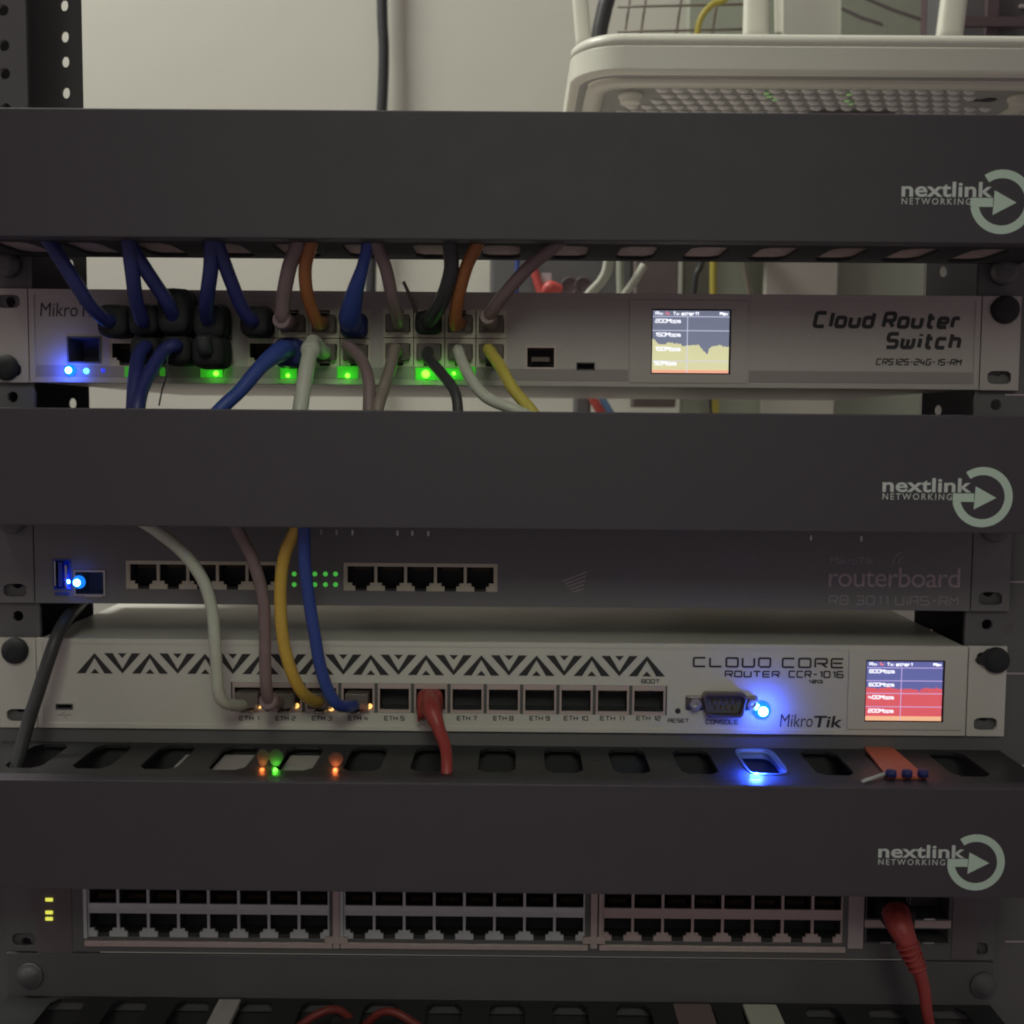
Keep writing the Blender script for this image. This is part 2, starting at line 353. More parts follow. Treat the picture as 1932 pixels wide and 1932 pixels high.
# ------------------------------------------------------------------ horizontal cable managers
LID_Y = -60.0
def manager(ytop, ybot, label, logo, slots_bottom, ext, sx0):
    zt = (P(400, ytop, LID_Y).z+P(1500, ytop+4, LID_Y).z)/2; zb = (P(400, ybot, LID_Y).z+P(1500, ybot+4, LID_Y).z)/2
    t = thing('cable_manager', label, 'cable manager', (0, LID_Y/2, zb), 'black cable managers across the rack')
    lid = MB(); lid.box(-243, 243, LID_Y, LID_Y+2, zb, zt, 0, .6)
    lid.box(-243, 243, LID_Y+2, LID_Y+9, zt-2, zt-.15); lid.box(-243, 243, LID_Y+2, LID_Y+9, zb+.15, zb+2)
    part('lid', lid, M_BLACK, t)
    def plate(z, dz, name, m):
        mb = MB(); pitch = 30.4; k0 = int((-238-sx0)//pitch)
        e0, e1 = LID_Y+9.2, 0.0; x = sx0+pitch*(k0+1)
        cells = []
        while x+pitch/2 < 240: cells.append(x); x += pitch
        for c in cells:
            holed(mb, c-pitch/2, c+pitch/2, e0, e1, (c, (e0+e1)/2+2.4, 8.6, 19.2, 7), lambda u, v, d: (u, v, z+d*dz), 1.6, n=24)
        if cells[0]-pitch/2 > -240: mb.box(-240, cells[0]-pitch/2, e0, e1, min(z, z+1.6*dz), max(z, z+1.6*dz))
        if cells[-1]+pitch/2 < 240: mb.box(cells[-1]+pitch/2, 240, e0, e1, min(z, z+1.6*dz), max(z, z+1.6*dz))
        part(name, mb, m, t)
    plate(zt-.4, -1, 'top_plate', M_GLOSS); plate(zb+.4, 1, 'bottom_plate', M_MATTE)
    part('lining', MB().box(-236, 236, LID_Y+9.5, -1.4, zb+2.05, zb+2.6), M_LINING if ytop < 500 else M_MATTE, t)  # added lining; pink in the top manager stands for dim light in slots
    part('back_plate', MB().box(-241, 241, 0.2, 1.6, zb+.5, zt-.5), M_MATTE, t)
    part('back_rail', MB().box(-224, 224, -1.2, 0, zb+.4, zb+3), M_BLACK2, t)
    if ext: part('back_flange', MB().box(-241, 241, .1, 1.5, zt-.4, ext), M_BLACK2, t)
    for sx in (-1, 1):
        for z in (zb-3.5, ):
            part('screw', MB().disc_stack((sx*232.5, -4, z+0), ((5.5, 6), (0, 6), (-1.6, 5), (-2, 3))), M_BLACK2, t)
    if logo:
        g = logo  # (text x0, x1, y0, y1), (small x0, x1, y0, y1), ring centre, radii, arrow
        yl = LID_Y-.12
        part('lettering', print_text('nextlink', box_of(*g['t'], LID_Y), yl, .022, 0, 1.02), M_LOGO2, t)
        part('lettering', print_text('NETWORKING', box_of(*g['s'], LID_Y), yl, .004, 0, 1.35), M_LOGO2, t)
        cx, cy, r = g['c']; c = P(cx, cy, LID_Y); sc = (P(cx+100, cy, LID_Y).x-c.x)/100; ro = r*sc; ri = ro*.735
        mb = MB(); n = 44; A0, A1 = R(125), R(-170)      # open ring, clockwise from upper left to left
        for k in range(n):
            p, q = A0+(A1-A0)*k/n, A0+(A1-A0)*(k+1)/n
            mb.add([(c.x+ri*math.cos(p), yl, c.z+ri*math.sin(p)), (c.x+ro*math.cos(p), yl, c.z+ro*math.sin(p)), (c.x+ro*math.cos(q), yl, c.z+ro*math.sin(q)), (c.x+ri*math.cos(q), yl, c.z+ri*math.sin(q))], [(0, 1, 2, 3)])
        h = ro*.14; za = c.z-.02*ro
        q = yl-.03
        mb.add([(c.x-ro*.985, q, za+h), (c.x-ro*.985, q, za-h), (c.x-ro*.28, q, za-h), (c.x-ro*.28, q, za+h)], [(0, 1, 2, 3)])
        mb.add([(c.x-ro*.28, q, za-h*2.8), (c.x+ro*.46, q, za), (c.x-ro*.24, q, za+h*2.7)], [(0, 1, 2)])
        part('logo_emblem', mb, M_LOGO, t)
    return t, zb, zt
SX = P(458, 1409, -7).x
cm1, c1b, c1t = manager(207, 451, 'topmost black cable manager, its printed logo cut by the photo edge', dict(t=(1701, 343, 1873, 372), s=(1701, 374, 1832, 386), c=(1890, 381, 60)), 1, 0, SX)
cm2, c2b, c2t = manager(774, 997, 'black cable manager between the white switch and the black router', dict(t=(1665, 902, 1833, 929), s=(1665, 931, 1796, 943), c=(1853.5, 938, 57)), 1, 0, SX)
cm3, c3b, c3t = manager(1477, 1684, 'lower black cable manager above the switch with many empty ports', dict(t=(1657, 1594, 1821, 1619), s=(1657, 1621, 1783, 1632), c=(1841, 1627, 54.5)), 1, -165.2-22.1, SX)
cm4, c4b, c4t = manager(2010, 2210, 'cable manager at the bottom edge showing only its slotted top', None, 1, 0, P(1446, 1935, -25).x)

# ------------------------------------------------------------------ shared device pieces
def jack_mesh(name, w, h, ow, oh, flip=False, wall=M_CREAM, feet=True, ledge=0):
    """an RJ45 opening: shield walls, stepped feet at the latch side, dark inside; local mm, centred, front at y=0"""
    mb = MB(); sx = (w-ow)/2; top = (h-oh)*.62; bot = (h-oh)-top; f = -1 if flip else 1
    D = 1.3; DB = 11.0
    def bx(x0, x1, z0, z1, y0=0, y1=D, mi=0):
        a, b = (z0, z1) if f > 0 else (-z1, -z0); mb.box(x0, x1, y0, y1, a, b, mi)
    bx(-w/2, -ow/2, -h/2, h/2); bx(ow/2, w/2, -h/2, h/2)
    bx(-ow/2, ow/2, h/2-top, h/2)
    zo = -h/2+bot
    if feet:
        s1, s2 = ow*.17, ow*.28
        for sg in (-1, 1):
            xs = sorted((sg*ow/2, sg*(ow/2-s1))); bx(xs[0], xs[1], zo, zo+oh*.26, .25)
            xs = sorted((sg*ow/2, sg*(ow/2-s2))); bx(xs[0], xs[1], zo-bot, zo+oh*.12, .1)
    else: bx(-ow/2, ow/2, -h/2, zo)
    if ledge: bx(-ow/2, ow/2, h/2-top-ledge, h/2-top, 2.0)
    bx(-w/2, -ow/2-.05, -h/2, h/2, D, DB, 1); bx(ow/2+.05, w/2, -h/2, h/2, D, DB, 1); bx(-ow/2, ow/2, h/2-top+.05, h/2, D, DB, 1); bx(-ow/2, ow/2, -h/2, zo-.05 if zo > -h/2+.1 else -h/2+.1, D, DB, 1)
    bx(-w/2, w/2, -h/2, h/2, DB, DB+.4, 1)
    for k in range(8): x = -ow*.30+k*ow*.6/7; bx(x-.16, x+.16, h/2-top-2.4, h/2-top, 5.5, 9, 2)
    return mb.mesh(name, [wall, M_PIT, M_SHADEGOLD])
def rect_screw(t, x, z, y=0, r=6.0):
    part('screw', MB().disc_stack((x, y, z), ((0, r), (-1.8, r*.97), (-3.2, r*.72), (-3.5, r*.3))), M_BOOT, t)
def ear(t, sgn, z0, m, slots):
    """rack ear with one free slot and one slot under the screw"""
    x0, x1 = sorted((sgn*223.2, sgn*241.3)); mb = MB(); mids = [z0-21.8, z0, z0+21.8]
    for zc, lo, hi in ((z0-15.875, z0-21.8, z0), (z0+15.875, z0, z0+21.8)):
        holed(mb, x0, x1, lo, hi, (sgn*232.3, zc, 5.6, 3.1, 4), lambda u, v, d: (u, -1.5+d, v), 1.5, n=20)
    part('ear', mb, m, t)
def panel_with_windows(x0, x1, z0, z1, wins, y0, y1):
    """front plate with rectangular openings left open"""
    xs = sorted({x0, x1, *[v for w_ in wins for v in w_[:2]]}); mb = MB()
    xs = [x for x in xs if x0 <= x <= x1]
    for a, b in zip(xs, xs[1:]):
        cut = sorted([w_[2:] for w_ in wins if w_[0] < (a+b)/2 < w_[1]]); z = z0
        for lo, hi in cut:
            if lo > z: mb.box(a, b, y0, y1, z, lo)
            z = hi
        if z < z1: mb.box(a, b, y0, y1, z, z1)
    return mb
def rim(x0, x1, z0, z1, wd, y0, y1):
    return MB().box(x0, x1, y0, y1, z1-wd, z1).box(x0, x1, y0, y1, z0, z0+wd).box(x0, x0+wd, y0, y1, z0+wd, z1-wd).box(x1-wd, x1, y0, y1, z0+wd, z1-wd)
def case(t, z0, depth, m, x=221, yf=0.5, h=21.5):
    def rg(k, y): return [Vector((sx*(x-k), y, z0+sz*(h-k))) for sx, sz in ((-1, -1), (1, -1), (1, 1), (-1, 1))]
    part('case', MB().loft([rg(1.2, depth-1.2), rg(1.2, yf), rg(0, yf), rg(0, depth)], smooth=False), m, t)
def quad(x0, x1, z0, z1, y, mb=None):
    return (mb or MB()).add([(x0, y, z0), (x1, y, z0), (x1, y, z1), (x0, y, z1)], [(0, 1, 2, 3)])
def lcd(t, bez, scr, yb, top_text, rows, right_text, colors, prof, low, lines, vx, bezm):
    X0, X1, Z0, Z1 = box_of(*bez, 0); b = (X0, X1, Z0, Z1); x0, x1, z0, z1 = box_of(*scr, 0)
    part('screen_bezel', panel_with_windows(X0, X1, Z0, Z1, [(x0-.6, x1+.9, z0-.6, z1+.8)], yb-.5, yb), bezm, t)
    s = part('screen', quad(x0-1, x1+1, z0-1, z1+1, yb+.3), colors[0], t)
    quadb = quad(x0, x1, z0, z1, yb+.2); part('backlit_background', quadb, colors[1], s)
    W, H = x1-x0, z1-z0
    def at(u, v): return x0+u*W, z0+v*H
    rnd_ = random.Random(len(prof)); fine = []
    for i in range(len(prof)-1):
        for k in range(5):
            f_ = k/5; fine.append((prof[i][0]+(prof[i+1][0]-prof[i][0])*f_, prof[i][1]+(prof[i+1][1]-prof[i][1])*f_+(rnd_.random()-.5)*.028))
    prof = fine+[prof[-1]]; mb = MB()
    n = len(prof)
    for i in range(n-1):
        (a, p), (b2, q) = prof[i], prof[i+1]; xa, za = at(a, p); xb, zb = at(b2, q)
        mb.add([(xa, yb+.15, z0), (xb, yb+.15, z0), (xb, yb+.15, zb), (xa, yb+.15, za)], [(0, 1, 2, 3)])
    part('graph_fill', mb, colors[2], s)
    part('graph_base', quad(x0, x1, z0, z0+low*H, yb+.1), colors[3], s)
    mb = MB()
    for v in lines: quad(x0, x1, z0+v*H-.18, z0+v*H+.18, yb+.06, mb)
    quad(x0+vx*W-.18, x0+vx*W+.18, z0, z0+lines[0]*H, yb+.05, mb)
    part('grid_lines', mb, colors[4], s)
    def tx(text, u0, u1, v0, v1, m): part('screen_text', lettering(text, (x0+u0*W, x0+u1*W, z0+v0*H, z0+v1*H), yb+.03, .52, dy=.004, gap=1.2), m, s)
    tx('Rx:', .03, .15, .925, .985, colors[5]); tx('Tx:', .16, .23, .925, .985, colors[6]); tx(top_text, .26, .60, .92, .985, colors[5]); tx(right_text, .87, .985, .925, .985, colors[5])
    for (txt, v) in rows: tx(txt, .03, .035+.048*len(txt), v, v+.07, colors[5])
    return s

# ------------------------------------------------------------------ white 24-port switch
Zs = 0.0
sw = thing('white_rack_switch', 'white rack switch crowded with plugged cables and a small yellow graph screen', 'network switch', (0, 0, -22))
case(sw, Zs, 240, M_SWITCH)
P_UP, P_LO = jack_mesh('port', 14.2, 12.9, 11.8, 9.0, True), jack_mesh('port', 14.2, 12.9, 11.8, 9.0, False)
blocks = [(207, 443), (465, 703), (723, 956)]
wins = []
for bx0, bx1 in blocks:
    c = P((bx0+bx1)/2, 638.5, 0); wins.append((c.x-29.2, c.x+29.2, c.z-13.5, c.z+13.5))
sfp = box_of(129, 635, 193, 686); usb = box_of(991, 653, 1049, 697); mus = box_of(1087, 684, 1122, 699)
lcdb = box_of(1187, 568, 1408, 723)
fr = panel_with_windows(-222.6, 222.6, -21.8, 21.8, wins+[sfp, usb, mus, (lcdb[0]+3, lcdb[1]-3, lcdb[2]+3, lcdb[3]-3)], -1.5, .4)
part('front_panel', fr, M_SWITCH, sw)
part('panel_rim', rim(-222.3, 222.3, -21.6, 21.6, 2.4, -2.0, -1.5), M_SWITCH, sw)
for sg in (-1, 1): ear(sw, sg, 0, M_SWITCH, None)
rect_screw(sw, P(11, 694).x+1, P(11, 694).z, -1.5, 6.1); rect_screw(sw, P(1893, 585).x, P(1893, 585).z, -1.5, 6.6)
lb = box_of(72, 687, 960, 712)
for i, (wx0, wx1, wz0, wz1) in enumerate(wins):
    cx, cz = (wx0+wx1)/2, (wz0+wz1)/2
    for k in range(4):
        for up in (1, 0): place('port', P_UP if up else P_LO, (cx-21.9+14.6*k, -1.9, cz+(6.65 if up else -6.65)), sw)
    part('port_surround', rim(wx0, wx1, wz0, wz1, .55, -2.1, -1.2), M_SHIELD, sw)
# label band with the lamps under the ports
bz0, bz1 = P(600, 713).z, P(600, 689).z
part('label_band', MB().box(P(72, 700).x, P(1184, 700).x, -1.75, -1.5, -19, -13.6), M_SWBAND, sw)
part('label_band', MB().box(P(1412, 700).x, P(1832, 700).x, -1.75, -1.5, -19, -13.6), M_SWBAND, sw)
def cage(t, name, b, m, d=20, lip=1.0, inner=M_VOID):
    X0, X1, Z0, Z1 = b
    mb = rim(X0, X1, Z0, Z1, lip, -2.0, d); o = part(name, mb, m, t)
    part('socket', MB().box(X0+lip, X1-lip, d-.5, d, Z0+lip, Z1-lip), inner, o); return o
cage(sw, 'fibre_slot', sfp, M_VOID, 18, .8); u = cage(sw, 'usb_port', usb, M_SHIELD, 14, .9)
part('tongue', MB().box(usb[0]+3, usb[1]-3, 2, 12, (usb[2]+usb[3])/2-1.6, (usb[2]+usb[3])/2+.4), M_BROWN, u)
cage(sw, 'micro_usb_port', mus, M_VOID, 8, .5)
part('lettering', print_text('MikroTik', box_of(78, 572, 190, 598), -1.62, 0, .1), M_PRINT, sw)
part('lettering', lettering('Cloud Router', box_of(1531, 588, 1814, 621), -1.62, 1.85, italic=.18, rnd=1.1, gap=2.2), M_PRINT, sw)
part('lettering', lettering('Switch', box_of(1667, 627, 1814, 660), -1.62, 1.85, italic=.18, rnd=1.1, gap=2.2), M_PRINT, sw)
part('lettering', lettering('CRS125-24G-1S-RM', box_of(1650, 677, 1813, 690), -1.62, .62, italic=.18), M_PRINT, sw)
S_OFF = mat('screen_glass', (.02, .02, .025), .15)
S_BL = glow('screen_slate', (.150, .165, .235), 1.0); S_YE = glow('screen_yellow', (.58, .56, .33), 1.0); S_OR = glow('screen_orange', (.75, .36, .24), 1.0)
S_LN = glow('screen_lines', (.50, .50, .66), 1.0); S_TX = glow('screen_white', (.72, .73, .80), 1.05); S_RD = glow('screen_red_text', (.7, .2, .25), 1.0)
pr = [(0, .54), (.03, .53), (.08, .47), (.16, .46), (.19, .48), (.26, .49), (.28, .46), (.36, .47), (.40, .43), (.46, .45), (.60, .45), (.64, .41), (.67, .36), (.72, .30), (.75, .41), (.80, .44), (.88, .46), (.92, .43), (1, .43)]
lcd(sw, (1187, 568, 1408, 723), (1230, 587, 1374, 704), -1.9, 'Tx: ether11', [('200Mbps', .80), ('150Mbps', .58), ('100Mbps', .35), ('50Mbps', .12)], 'Max', (S_OFF, S_BL, S_YE, S_OR, S_LN, S_TX, S_RD), pr, .05, [.905, .68, .19], .455, M_SWITCH)
def led_window(t, px, py, wpx, hpx, core=None, m=L_GREEN, name='green_lamp', y=-1.75):
    X0, X1, Z0, Z1 = box_of(px-wpx/2, py-hpx/2, px+wpx/2, py+hpx/2)
    o = part(name, MB().box(X0, X1, y-.5, y, Z0, Z1, 0, .2), m, t)
    if core:
        c = P(*core[:2]); d = bpy.data.lights.new('led_light', 'POINT'); d.energy = .0007*core[2]; d.color = (.12, 1, .05); d.shadow_soft_size = .001
        lo = bpy.data.objects.new('led_light', d); COL.objects.link(lo); lo.parent = o; lo.location = (Vector((c.x, y-4.5, c.z))-org(o))*MM
        part('lamp_core', MB().disc_stack((c.x, y-.5, c.z), ((0, core[2]), (-.3, core[2]*.8), (-.4, .2)), n=12), core[3], o)
    return o
led_window(sw, 245, 702, 14, 20); led_window(sw, 401, 700, 42, 26, (410, 705, 1.3, L_GREENC)); led_window(sw, 546, 703, 32, 24, (545, 709, 1.0, L_GREENC))
led_window(sw, 657, 703, 40, 24, (657, 709, 1.2, L_GREENC)); led_window(sw, 309, 702, 10, 16)
led_window(sw, 808, 706, 48, 24, (804, 706, 2.0, L_GREENC)); led_window(sw, 858, 706, 40, 22, (857, 705, .9, L_GREENC)); led_window(sw, 889, 700, 18, 16)
def bulb(t, px, py, r, m, name='blue_lamp', y=-1.7, light=None, col=(.03, .09, 1), core=None):
    c = P(px, py, y); o = part(name, MB().disc_stack((c.x, y, c.z), ((0, r), (-r*.5, r*.87), (-r*.87, r*.5), (-r, r*.1)), n=16), m, t)
    if core: part('lamp_core', MB().disc_stack((c.x, y-r*.8, c.z), ((0, r*.56), (-r*.3, r*.4), (-r*.4, .1)), n=12), core, o)
    if light:
        d = bpy.data.lights.new('led_light', 'SPOT'); d.energy = light[0]; d.color = col; d.shadow_soft_size = light[2] if len(light) > 2 else .0015; d.spot_size = R(168); d.spot_blend = 1
        lo = bpy.data.objects.new('led_light', d); COL.objects.link(lo); lo.parent = o
        lo.location = (Vector((c.x, y-light[1], c.z))-org(o))*MM; lo.rotation_euler = (R(90), 0, 0)
    return o
bulb(sw, 133, 699, 2.9, L_CYAN, light=(.014, 8), core=L_BLUECORE); bulb(sw, 163, 700, 1.3, L_BLUE); bulb(sw, 195, 699, 1.1, L_BLUEDIM)

# ------------------------------------------------------------------ black router with ten ports
zrb = (P(500, 1139).z+P(1500, 1151).z)/2+22
rb = thing('black_rack_router', 'black rack router with ten empty ports and green lamps between them', 'router', (0, 0, zrb-22))
case(rb, zrb, 92, M_DARKGREY)
b1, b2 = box_of(242, 1058, 526, 1111), box_of(651, 1062, 937, 1114.5)
rsf = box_of(142, 1075, 201, 1123); rus = box_of(103, 1054, 137, 1112)
part('front_panel', panel_with_windows(-222.6, 222.6, zrb-21.9, zrb+21.9, [b1, b2, rsf, rus], -1.5, .4), M_DARKGREY, rb)
for sg in (-1, 1): ear(rb, sg, zrb, M_DARKGREY, None)
for bb in (b1, b2):
    w5 = (bb[1]-bb[0]-1.4)/5; hh = bb[3]-bb[2]
    J = jack_mesh('port', w5, hh, w5-1.35, hh-2.7, False)
    for k in range(5): place('port', J, (bb[0]+.7+w5*(k+.5), -1.7, (bb[2]+bb[3])/2), rb)
    for xa in (bb[0]-.4, bb[1]-.7): part('shield_wall', MB().box(xa, xa+1.1, -1.9, 6, bb[2], bb[3]), M_CREAM, rb)
for x in (555, 575, 594, 614, 633):
    for y in (1083, 1103):
        c = P(x, y, -1.6); part('green_lamp', MB().disc_stack((c.x, -1.5, c.z), ((0, 1.15), (-.4, .9), (-.55, .1)), n=12), L_GREEN2, rb)
o = cage(rb, 'fibre_slot', rsf, M_STEEL, 16, .8)
bulb(rb, 149, 1098, 3.2, L_CYAN, light=(.004, 5), core=L_BLUECORE)
uo = cage(rb, 'usb_port', rus, M_BLUE2, 12, .7)
part('tongue', MB().box(rus[0]+2.2, rus[0]+4.0, -1.2, 11, rus[2]+1.5, rus[3]-1.5), M_BLUE2, uo)
d = bpy.data.lights.new('led_light', 'POINT'); d.energy = .006; d.color = (.04, .16, 1); d.shadow_soft_size = .001  # added light inside the port for the blue smear on the panel
lo = bpy.data.objects.new('led_light', d); COL.objects.link(lo); lo.parent = uo; lo.location = (Vector((rus[1]-1.6, 1.5, rus[2]+3.5))-org(uo))*MM
part('glint_post', MB().box(rus[0]+.8, rus[0]+1.4, -2.4, 2, rus[2]+2, rus[3]-1), M_STEEL, uo)  # steel posts added for the blue-white glint lines
part('glint_post', MB().box(rus[1]-2.8, rus[1]-1.9, -2.2, 2, rus[2]+1, rus[3]-3), M_STEEL, uo)
part('retaining_clip', MB().box(P(107, 1116).x, P(132, 1116).x, -2.3, -1.5, P(107, 1122).z, P(107, 1116).z), M_BLUE2, rb)
part('retaining_clip', MB().box(P(163, 1121).x, P(196, 1121).x, -2.3, -1.5, P(163, 1125).z, P(163, 1122).z), M_STEEL, rb)
part('lettering', print_text('routerboard', box_of(1562, 1070, 1809, 1107), -1.62, 0, 0, .92), M_GREYPRINT, rb)
part('lettering', lettering('RB 3011 UiAS-RM', box_of(1562, 1123, 1806, 1141), -1.62, .7, rnd=.8), M_FAINT, rb)
part('lettering', print_text('MikroTik', box_of(1565, 1050, 1646, 1064), -1.62), M_FAINT, rb)
mb = MB(); c = P(1705, 1062)
for r0 in (3.0, 5.5): strip(mb, [(c.x+r0*math.cos(q), c.z+r0*math.sin(q)) for q in [R(110+10*k) for k in range(9)]], .5, -1.62, 0)
part('wave_emblem', mb, M_FAINT, rb)
mb = MB()
for k in range(5): p0, p1 = P(1060+k*5, 1096+k*5), P(1108-k*2, 1078+k*8); strip(mb, [(p0.x, p0.z), (p1.x, p1.z)], .5, -1.62-.01*k, 0)
part('badge_print', mb, M_GREYPRINT, rb)
for x in (606, 635, 665, 750, 778, 808, 1530, 1625):     # steel chips standing for light specks along the top of the panel
    c = P(x, 1004+ (x-606)*.012, -1.6); part('light_speck', MB().box(c.x-.45, c.x+.45, -1.8, -1.5, c.z-1.2, c.z+1.2), M_STEEL, rb)

# ------------------------------------------------------------------ white 12-port router
Zc = -165.2
cr = thing('white_core_router', 'white rack router with black chevron stripes and a small red graph screen', 'router', (0, 0, Zc-22))
case(cr, Zc, 344, M_WHITE)
pw = box_of(437, 1289, 1258, 1345)
con = box_of(1308, 1302, 1412, 1346); lb2 = box_of(1598, 1226, 1815, 1374); mu2 = box_of(108, 1326, 140, 1337)
part('front_panel', panel_with_windows(-222.6, 222.6, Zc-21.8, Zc+21.8, [pw, mu2, (lb2[0]+4, lb2[1]-4, lb2[2]+4, lb2[3]-4)], -1.5, .4), M_WHITE, cr)
part('panel_rim', rim(-222.2, 222.2, Zc-21.6, Zc+21.6, 2.2, -1.9, -1.5), M_WHITE, cr)
for sg in (-1, 1): ear(cr, sg, Zc, M_WHITE, None)
c = P(32, 1226); rect_screw(cr, c.x, c.z, -1.5, 6.4)
c = P(1876, 1244); rect_screw(cr, c.x, c.z, -1.5, 6.3)
part('screw_tab', MB().prism([(c.x-10, c.z), (c.x-4, c.z+5.6), (c.x-2, c.z-5.6)], -3.4, -1.6), M_BOOT, cr)
pwid = (pw[1]-pw[0])/12; ph = pw[3]-pw[2]
J12 = jack_mesh('port', pwid-1.6, ph-.3, pwid-3.4, ph-4.2, False, M_SHIELD, feet=False, ledge=0)
for k in range(12): place('port', J12, (pw[0]+pwid*(k+.5), -1.3, (pw[2]+pw[3])/2), cr)
for k in range(13): part('divider', MB().box(pw[0]+pwid*k-.7, pw[0]+pwid*k+.7, -.9, 10, pw[2], pw[3]), M_VOID, cr)
for k in range(12):
    xc = 471.5+68.3*k; part('lettering', lettering('ETH %d' % (k+1), box_of(xc-(19 if k < 9 else 23), 1349, xc+(19 if k < 9 else 23), 1358), -1.62, .42, rnd=.4), M_PRINT, cr)
for txt, bx in (('BOOT', (1209, 1280, 1244, 1288)), ('RESET', (1259, 1354, 1299, 1362)), ('CONSOLE', (1330, 1356, 1392, 1365))):
    part('lettering', lettering(txt, box_of(*bx), -1.62, .42, rnd=.4), M_PRINT, cr)
part('lettering', lettering('CLOUD CORE', box_of(1306, 1239, 1591, 1259), -1.62, .95, rnd=1, gap=1.6), M_PRINT, cr)
part('lettering', lettering('ROUTER', box_of(1366, 1264, 1470, 1277), -1.62, .7, rnd=1), M_PRINT, cr)
part('lettering', lettering('CCR-1016', box_of(1486, 1264, 1590, 1278), -1.62, .72, rnd=1), M_PRINT, cr)
part('lettering', lettering('12G', box_of(1522, 1281, 1551, 1288), -1.62, .5), M_PRINT, cr)
part('lettering', print_text('Mikro', box_of(1470, 1346, 1532, 1370), -1.62, 0, .1), M_PRINT, cr)
part('lettering', print_text('Tik', box_of(1534, 1349, 1587, 1371), -1.62, .022, .12), M_PRINT, cr)
q = box_of(1470, 1278.5, 1590, 1280.5)
# chevrons
def chev(cx, up):
    p = P(cx, 1250+ (cx-181)*.0055); s_ = .2535; hw, hh = 34.5*s_, 19.5*s_; st = 16.5*s_; f = 1 if up else -1; z = p.z
    mb = MB(); y = -1.64
    mb.add([(p.x-hw, y, z-f*hh), (p.x-hw+st, y, z-f*hh), (p.x, y, z+f*(hh-st*2*hh/hw*.5)), (p.x, y, z+f*hh)], [(0, 1, 2, 3)])
    mb.add([(p.x+hw, y, z-f*hh), (p.x, y, z+f*hh), (p.x, y, z+f*(hh-st*2*hh/hw*.5)), (p.x+hw-st, y, z-f*hh)], [(0, 1, 2, 3)])
    mb.add([(p.x-8.5*s_, y, z-f*hh), (p.x+8.5*s_, y, z-f*hh), (p.x, y, z-f*(hh-9.5*s_))], [(0, 1, 2)])
    return mb
for k in range(11): part('chevron', chev(181+103.9*k, True), M_PRINT, cr)
for k in range(10): part('chevron', chev(233+103.9*k, False), M_PRINT, cr)
cage(cr, 'micro_usb_port', mu2, M_VOID, 8, .5)
mb = MB(); c = P(124, 1347); strip(mb, [(c.x-3.4, c.z), (c.x+3.2, c.z)], .7, -1.62, 0); strip(mb, [(c.x-1.4, c.z+.6), (c.x+.8, c.z+1.5)], .5, -1.63, 0); strip(mb, [(c.x-.4, c.z-.6), (c.x+1.4, c.z-1.5)], .5, -1.64, 0)
part('usb_symbol', mb, M_GREYPRINT, cr)
c = P(1278, 1340); part('reset_hole', MB().disc_stack((c.x, -1.5, c.z), ((0, 1.4), (-.12, 1.3), (-.15, .1)), n=14), M_PRINT, cr)
# D shaped console connector
X0, X1, Z0, Z1 = box_of(1322, 1302, 1404, 1347); xm, zm = (X0+X1)/2, (Z0+Z1)/2; W2, H2 = (X1-X0)/2, (Z1-Z0)/2
def dsh(k, y, in_=0):
    pts = []
    for (sx, sz, r) in ((-1, 1, .0), (1, 1, .0), (.86, -1, 0), (-.86, -1, 0)):
        ctr = Vector((xm+sx*(W2-in_)*k, zm+sz*(H2-in_)*k)); rr = 2.3
        a0 = {(-1, 1): 180, (1, 1): 90, (.86, -1): 0, (-.86, -1): -90}[(sx, sz)]
        cc = Vector((ctr.x-math.copysign(rr, sx), ctr.y-math.copysign(rr, sz)))
        for j in range(5):
            a_ = R(a0-90*j/4); pts.append(Vector((cc.x+rr*math.cos(a_), y, cc.y+rr*math.sin(a_))))
    return pts
M_DSUB = mat('connector_metal', (.17, .14, .16), .35, metal=.5)
co = part('console_port', MB().box(con[0]-4, con[1]+4, -2.4, -1.5, zm-3.4, zm+3.4, 0, .8), M_DSUB, cr)
part('shell', MB().loft([dsh(1, -2.4), dsh(1, -7), dsh(1, -7.4, .4), dsh(1, -7.4, 1.1), dsh(1, -3, 1.2)], smooth=False), M_DSUB, co)
part('insert', MB().loft([dsh(1, -3.3, 1.4), dsh(1, -3.0, 1.4)], smooth=False), M_VOID, co)
mb = MB()
for j in range(9):
    row = 0 if j < 5 else 1; xx = xm+((j-2)*2.77 if row == 0 else (j-6.5)*2.77); zz = zm+(1.4 if row == 0 else -1.4)
    mb.disc_stack((xx, -3.0, zz), ((0, .6), (-2.4, .5), (-2.8, .1)), n=8)
part('pins', mb, M_GOLD, co)
for sx in (-1, 1): part('jack_screw', MB().disc_stack((xm+sx*(W2+3.3), -2.4, zm), ((0, 3.0), (-3.2, 3.0), (-3.3, 1.4), (-1.5, 1.3)), n=6, smooth=False), M_STEEL, co)
bulb(cr, 1437, 1339, 4.4, L_CYAN, light=(.034, 10, .002), core=L_BLUECORE, y=-1.6)
S_BL2 = glow('screen_blue', (.105, .115, .31), 1.0); S_R2 = glow('screen_red', (.60, .095, .115), 1.0); S_O2 = glow('screen_peach', (.78, .42, .25), 1.0); S_L2 = glow('screen_pale_lines', (.50, .40, .70), .9)
pr2 = [(0, .555), (.1, .545), (.2, .55), (.3, .56), (.38, .54), (.42, .53), (.5, .54), (.58, .535), (.64, .535), (.68, .52), (.70, .48), (.72, .54), (.76, .55), (.82, .56), (.88, .545), (.92, .56), (1, .54)]
